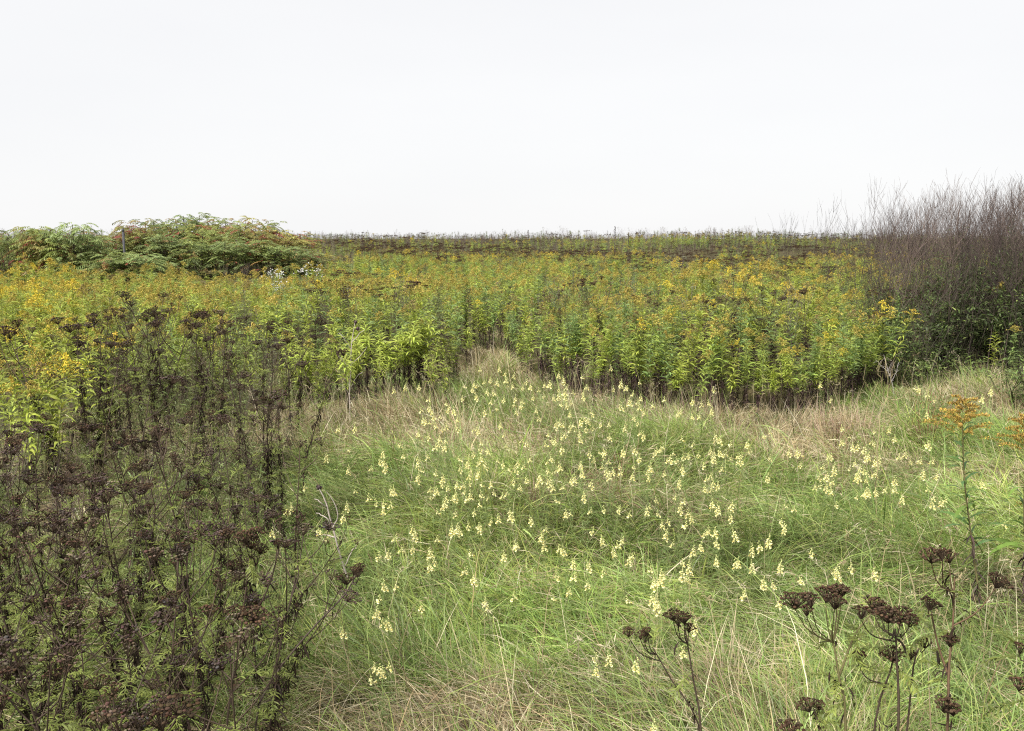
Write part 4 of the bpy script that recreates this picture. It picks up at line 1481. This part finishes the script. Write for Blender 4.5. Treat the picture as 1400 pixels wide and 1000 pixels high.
# ------------------------------------------------------------------ goldenrods in the right foreground
def hero_goldenrod(label, D, pts_px, h_plume, seed, wpx):
    r = np.random.default_rng(seed)
    root = at_z(*pts_px[0])
    q = [np.array([0, 0, -.01])]
    for px, py in pts_px[1:]:
        p = at_depth(px, py, root[1])
        q.append(p - root)
    path = curve_pts(q, 14)
    o = thing('goldenrod', label, 'goldenrod', root, 'goldenrods in the right foreground')
    new('stem', mesh('goldenrod_stem', tubes(path[None], np.linspace(.0052, .0022, 14), np.array((.13, .11, .05)), 6), M_STEM), o)
    n = 40
    lm = [mesh('leaf', leaves(np.zeros((1, 3)), 0.0, e, L, wd, dr, np.array([c]), 6, [.25, .8, 1, .85, .5, 0], r), M_LEAF)
          for e, L, wd, dr, c in ((.6, .18, .021, 1.3, (.105, .19, .045)), (.8, .16, .019, 1.5, (.09, .17, .055)), (.5, .19, .022, 1.6, (.15, .24, .045)), (.7, .15, .017, 1.2, (.09, .165, .05)))]
    f = np.linspace(.42, .98, n)
    tt = np.linspace(0, 1, 14)
    for i in range(n):
        b = [float(np.interp(f[i], tt, path[:, k_])) for k_ in range(3)]
        l = new('leaf', lm[r.integers(4)], o, b)
        l.rotation_euler = (r.normal(0, .2), r.normal(0, .12), i * 2.4 + r.normal(0, .3))
        s = 1.15 - .65 * (f[i] - .42) / .56
        l.scale = (s, s, s)
    nd = 40
    fd = r.uniform(.1, .48, nd)
    b = np.stack([np.interp(fd, tt, path[:, k_]) for k_ in range(3)], -1)
    new('dead_foliage', mesh('goldenrod_dead_foliage', leaves(b, r.uniform(0, 6.28, nd), r.normal(-.7, .3, nd), r.uniform(.04, .10, nd), r.uniform(.006, .012, nd), .6, jit(C_DEAD, nd, .3, r), 4, None, r), M_DRY), o, kind='stuff')
    # plume: each arching side spray is a part
    size = h_plume
    top = path[-1]
    nb = 28
    for bq in range(nb):
        fr = bq / (nb - 1)
        z0 = -size * (1 - fr) * .8
        ln = size * (.60 * (1 - fr) + .22) * r.uniform(.75, 1.15)
        az = bq * 2.4 + r.normal(0, .3)
        m_ = 26
        t = np.linspace(.08, 1, m_)
        e = 1.05 - 1.25 * t
        rr, zz = np.cumsum(np.cos(e)) / m_ * ln, np.cumsum(np.sin(e)) / m_ * ln
        Q = np.stack([rr, rr * 0, zz], -1)
        PP = np.concatenate([Q[6:] + r.normal(0, .0035, (m_ - 6, 3)) + [0, 0, .005] for _ in range(4)])
        nn = len(PP)
        dd = nrm(r.normal(0, .6, (nn, 3)) + [0.2, 0, 1])
        side = nrm(np.cross(dd, r.normal(0, 1, (nn, 3))))
        path3 = PP[:, None, :] + dd[:, None, :] * (.006 * r.uniform(.7, 1.4, nn))[:, None, None] * np.array([-.5, .4, 1])[None, :, None]
        cc = jit((.34, .225, .065), nn, .25, r)
        m2 = r.random(nn) < .2
        cc[m2] = jit((.50, .38, .08), m2.sum(), .2, r)
        spray = mesh('flower_spray', [tubes(Q[None, ::5], .001, np.array(C_OLIVE), 3), ribbons(path3, .0042 * r.uniform(.7, 1.3, nn)[:, None] * np.array([.7, 1, 0]), side, cc)], M_DRY)
        s_ = new('flower_spray', spray, o, top + [0, 0, z0 + size * .35])
        s_.rotation_euler = (0, 0, az)
    return o


hero_goldenrod('goldenrod with a big ochre plume and broad green leaves on the right grass', 3.6, [(1343, 868), (1338, 810), (1326, 720), (1318, 650), (1316, 575)], .23, 31, 85)
hero_goldenrod('goldenrod cut by the right border of the frame with rusty ochre plume', 3.5, [(1400, 880), (1402, 780), (1400, 700), (1402, 600)], .23, 32, 80)
hero_goldenrod('shorter goldenrod outside the right border, beside the cut one', 3.4, [(1450, 880), (1448, 780), (1440, 690)], .18, 33, 70)


# ------------------------------------------------------------------ pale dry stalks with round heads
def dry_stalk(name, label, cat, root_px, stems, col, heads, rad=.0035, headr=.011, headcol=(.085, .06, .06), D=None, group=None, twigs=0, seed=5):
    r = np.random.default_rng(seed)
    root = at_z(*root_px)
    Dy = root[1]
    o = thing(name, label, cat, root - [0, 0, .02], group)
    st = []
    for i, s in enumerate(stems):
        q = [at_depth(px, py, Dy + r.normal(0, .02) * (i > 0)) - root + [0, 0, .02] for px, py in s]
        if i == 0:
            q = [np.array([0, 0, 0.])] + q
        p = curve_pts(q, 9)
        p[1:] += r.normal(0, .003, (8, 3))
        k_ = rad if i == 0 else rad * .6
        st.append(tubes(p[None], np.linspace(k_, k_ * .5, 9), np.array(col) * r.uniform(.85, 1.1), 5))
        for _ in range(twigs):
            b = p[r.integers(3, 9)]
            e = b + r.normal(0, .05, 3) + [0, 0, .05]
            st.append(tubes(np.stack([b, (b + e) / 2 + [0, 0, .006], e])[None], np.array([k_ * .4, k_ * .3, k_ * .2]), np.array(col), 3))
    new('stem', mesh(name + '_stem', st, M_STEM), o)
    for px, py in heads:
        c = at_depth(px, py, Dy) - root + [0, 0, .02]
        n = 26
        dirs = nrm(r.normal(0, 1, (n, 3)))
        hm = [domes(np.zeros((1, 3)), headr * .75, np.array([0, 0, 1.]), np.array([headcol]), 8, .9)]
        side = nrm(np.cross(dirs, r.normal(0, 1, (n, 3))))
        pth = dirs[:, None] * (headr * np.array([.5, .95, 1.35]))[None, :, None]
        hm.append(ribbons(pth, headr * np.array([.5, .4, 0]), side, jit(headcol, n, .3, r)))
        new('seed_head', mesh('seed_head', hm, M_SEED), o, c)
    return o


PALE = (.46, .40, .35)
dry_stalk('dry_thistle', 'pale bleached dry thistle stalk with two brown round heads in the near grass', 'dry thistle', (482, 812),
          [[(470, 775), (455, 725), (447, 690), (436, 668)], [(455, 722), (446, 708), (433, 701)], [(458, 735), (445, 732), (434, 733)], [(448, 695), (440, 688), (430, 683)], [(455, 722), (462, 700), (446, 672)], [(470, 780), (478, 760), (488, 745)]],
          PALE, [(436, 667), (434, 733)], .006, .014)
dry_stalk('dry_thistle', 'pale forked dry stalk with a dark head before the lime goldenrod', 'dry thistle', (478, 576),
          [[(478, 540), (479, 505), (481, 470), (485, 442)], [(479, 505), (468, 492), (461, 484)], [(480, 497), (492, 488), (502, 474)], [(480, 478), (470, 462), (463, 456)], [(481, 468), (492, 456), (498, 452)], [(478, 535), (486, 518), (496, 508)], [(478, 540), (470, 528), (465, 518)]],
          PALE, [(486, 441), (489, 450), (462, 484)], .006, .02)
dry_stalk('dry_stalk', 'yellowish dry upright stalk with pale feathery forks beside the rusty weeds', 'dry stalk', (1197, 730),
          [[(1198, 690), (1199, 640), (1201, 590), (1209, 552)], [(1209, 554), (1216, 530), (1220, 505)], [(1210, 550), (1204, 522), (1199, 505)], [(1209, 556), (1190, 535), (1180, 520)], [(1216, 530), (1212, 510), (1210, 490)], [(1218, 547), (1232, 545), (1242, 535)]],
          (.33, .27, .15), [], .0045, .01, twigs=6, seed=9)
dry_stalk('dry_stalk', 'silvery dead twig standing before the dark shrubs', 'dry stalk', (1222, 545),
          [[(1220, 525), (1214, 505), (1208, 485)], [(1219, 522), (1226, 508), (1228, 496)], [(1214, 508), (1204, 500), (1198, 492)]], (.42, .38, .36), [], .005, .01, twigs=5, seed=10)
dry_stalk('fallen_stalk', 'pale arched dead cane lying across the foot of the dark shrubs', 'dead cane', (1348, 522),
          [[(1335, 510), (1310, 499), (1285, 495)]], (.40, .36, .31), [], .006, .01, twigs=0, seed=12)


# rusty weed clumps and tufts of dry upright grass
def tuft(seed, h, col, n, spread, wd=.003, seedcol=None):
    r = np.random.default_rng(seed)
    b = np.stack([r.normal(0, spread, n), r.normal(0, spread, n), np.zeros(n)], -1)
    az = np.arctan2(b[:, 1], b[:, 0]) + r.normal(0, .6, n)
    cs = [leaves(b, az, r.normal(1.22, .16, n), h * r.uniform(.5, 1.15, n), wd, r.normal(.6, .35, n), jit(col, n, .2, r), 5, [.8, 1, .9, .6, 0], r)]
    if seedcol is not None:
        m_ = n * 4
        base = b[r.integers(0, n, m_)] * 1.25 + np.stack([r.normal(0, .012, m_), r.normal(0, .012, m_), h * r.uniform(.35, 1.0, m_)], -1)
        cs.append(leaves(base, r.uniform(0, 6.28, m_), r.normal(.9, .4, m_), r.uniform(.008, .02, m_), .006, .4, jit(seedcol, m_, .25, r), 3, None, r))
    return merge(cs)


TUF = {'rust': [mesh('rusty_weed', tuft(1000 + i, .48, (.17, .10, .06), 70, .055, .004, (.19, .105, .06)), M_DRY) for i in range(2)],
       'pink': [mesh('dry_grass_tuft', tuft(1010 + i, .42, (.40, .29, .21), 120, .11, .003), M_GRASS) for i in range(2)],
       'tan': [mesh('dry_grass_tuft', tuft(1020 + i, .36, (.48, .40, .26), 130, .10, .003), M_GRASS) for i in range(2)]}
for px, py, kd, s, lb in ((1266, 612, 'rust', 1.0, 'dark rusty weed clump topped by a white toadflax left of the ochre goldenrod'),
                          (1128, 600, 'pink', 1.0, 'pinkish dry grass tuft, left one of the pair below the shrubs'), (1172, 605, 'pink', 1.15, 'pinkish dry grass tuft, right one of the pair below the shrubs'),
                          (1140, 615, 'rust', .7, 'small rusty weed clump between the pinkish grass tufts'), (1222, 590, 'tan', .9, 'straw coloured grass tuft before the silvery dead twig'),
                          (1075, 590, 'tan', 1.0, 'straw coloured grass tuft at the foot of the goldenrod edge'), (1285, 575, 'pink', .8, 'pinkish dry grass tuft behind the rusty weed clump'),
                          (905, 590, 'tan', 1.0, 'straw coloured grass tuft at the edge below the flat tansy tops'), (760, 575, 'tan', .95, 'straw coloured grass tuft in the back toadflax drift'),
                          (560, 570, 'tan', 1.0, 'straw coloured grass tuft under the lime goldenrod'), (420, 610, 'tan', 1.1, 'straw coloured grass tuft at the left rim of the clearing'),
                          (640, 690, 'tan', .9, 'straw coloured grass tuft in the swirled grass'), (735, 690, 'pink', .75, 'pinkish dry grass tuft in the middle of the toadflax drift'),
                          (838, 690, 'rust', .75, 'rusty brown weed stem under the central toadflax drift'), (1000, 960, 'tan', .9, 'pale dry grass tuft beside the lone forked tansy'),
                          (960, 575, 'pink', .9, 'pinkish dry grass tuft below the right back edge')):
    p = at_z(px, py)
    thing('weed_clump' if kd == 'rust' else 'dry_grass_tuft', lb, 'weed' if kd == 'rust' else 'grass tuft', p - [0, 0, .01], None, rng.uniform(0, 6.28), s, TUF[kd][rng.integers(2)])


# ------------------------------------------------------------------ white asters, post, skyline stalks
def aster(seed, n=44):
    r = np.random.default_rng(seed)
    cs = weed(seed, 1.0, (.10, .11, .06), 10, (.13, .17, .07), 110)
    a = r.uniform(0, 6.28, n)
    q = np.sqrt(r.random(n)) * .16
    P = np.stack([q * np.cos(a), q * np.sin(a), 1.02 - q * .5 + r.normal(0, .03, n)], -1)
    fl = domes(P, .010 * r.uniform(.7, 1.2, n), nrm(r.normal(0, .4, (n, 3)) + [0, -.3, 1]), jit((.72, .72, .68), n, .08, r), 6, .35)
    return mesh('aster_stem', [c for c, m in cs[:1]], M_STEM), mesh('aster_foliage', cs[1][0], M_LEAF), mesh('aster_flowers', fl, M_PETAL)


AS = [aster(1100), aster(1101)]
for i, (px, py, D, lb) in enumerate(((375, 372, 13.0, 'white aster in bloom, left one of the pair below the sumac dome'), (421, 366, 13.5, 'white aster in bloom, right one of the pair below the sumac dome'), (382, 388, 12.4, 'low white aster just under the left aster'))):
    p = at_depth(px, py, D)
    z = float(gz(p[0], D))
    o = thing('white_aster', lb, 'flower', (p[0], D, z - .02), 'white asters among the goldenrod', i * 1.7, float((p[2] - z) / .98))
    for nm, me in zip(('stem', 'foliage', 'flower_cluster'), AS[i % 2]):
        new(nm, me, o, kind=None if nm == 'stem' else 'stuff')

# marker post among the sumac
p = at_depth(168, 313, 26.5)
z = float(gz(p[0], 26.5))
hh = p[2] - z
post = thing('marker_post', 'slim dark marker post standing against the sumac dome', 'post', (p[0], 26.5, z))
zz = np.array([-.1, hh - .06])
sq = np.array([[-1, -1], [1, -1], [1, 1], [-1, 1]]) * .026


def prism(sq, zs, col, top=True):
    k_, s_ = len(zs), len(sq)
    v = np.concatenate([np.concatenate([sq * sc_, np.full((s_, 1), z_)], 1) for z_, sc_ in zs])
    q = [[i * s_ + j, i * s_ + (j + 1) % s_, (i + 1) * s_ + (j + 1) % s_, (i + 1) * s_ + j] for i in range(k_ - 1) for j in range(s_)]
    q.append([(k_ - 1) * s_ + j for j in range(4)])
    q.append([3, 2, 1, 0])
    return chunk(v, q, None, np.tile(np.array(col), (len(v), 1)))


new('shaft', mesh('post_shaft', prism(sq, [(-.1, 1), (hh - .08, 1)], (.05, .05, .055)), M_STEM), post)
new('cap', mesh('post_cap', prism(sq, [(hh - .08, 1.15), (hh - .02, 1.15), (hh, .6)], (.09, .09, .095)), M_STEM), post)

# slim dark spikes (dead mullein) that break the skyline
for i, (px, top, D, lb) in enumerate(((841, 309, 46, 'tallest thin dark dead spike breaking the middle of the skyline'), (859, 319, 48, 'shorter thin dead spike right of the tallest one'),
                                      (722, 314, 50, 'faint thin dead spike on the skyline left of the middle'))):
    p = at_depth(px, top, D)
    z = float(gz(p[0], D))
    hh = p[2] - z
    r = np.random.default_rng(1200 + i)
    zs = np.linspace(0, hh, 8)
    pth = np.stack([r.normal(0, .01, 8), r.normal(0, .01, 8), zs], -1)
    n = 90
    o = thing('dead_spike', lb, 'dead stalk', (p[0], D, z - .02), 'dead spikes on the skyline')
    new('stem', mesh('spike_stem', tubes(pth[None], np.linspace(.022, .012, 8), np.array((.10, .08, .075)), 5), M_STEM), o)
    b = np.stack([r.normal(0, .012, n), r.normal(0, .012, n), hh * r.uniform(.68, 1.0, n)], -1)
    new('seed_spike', mesh('seed_spike', domes(b, .016, nrm(r.normal(0, 1, (n, 3))), jit((.09, .07, .065), n, .2, r), 5, .8), M_SEED), o)

print('TRIS', TRIS[0], 'objects', len(bpy.data.objects))
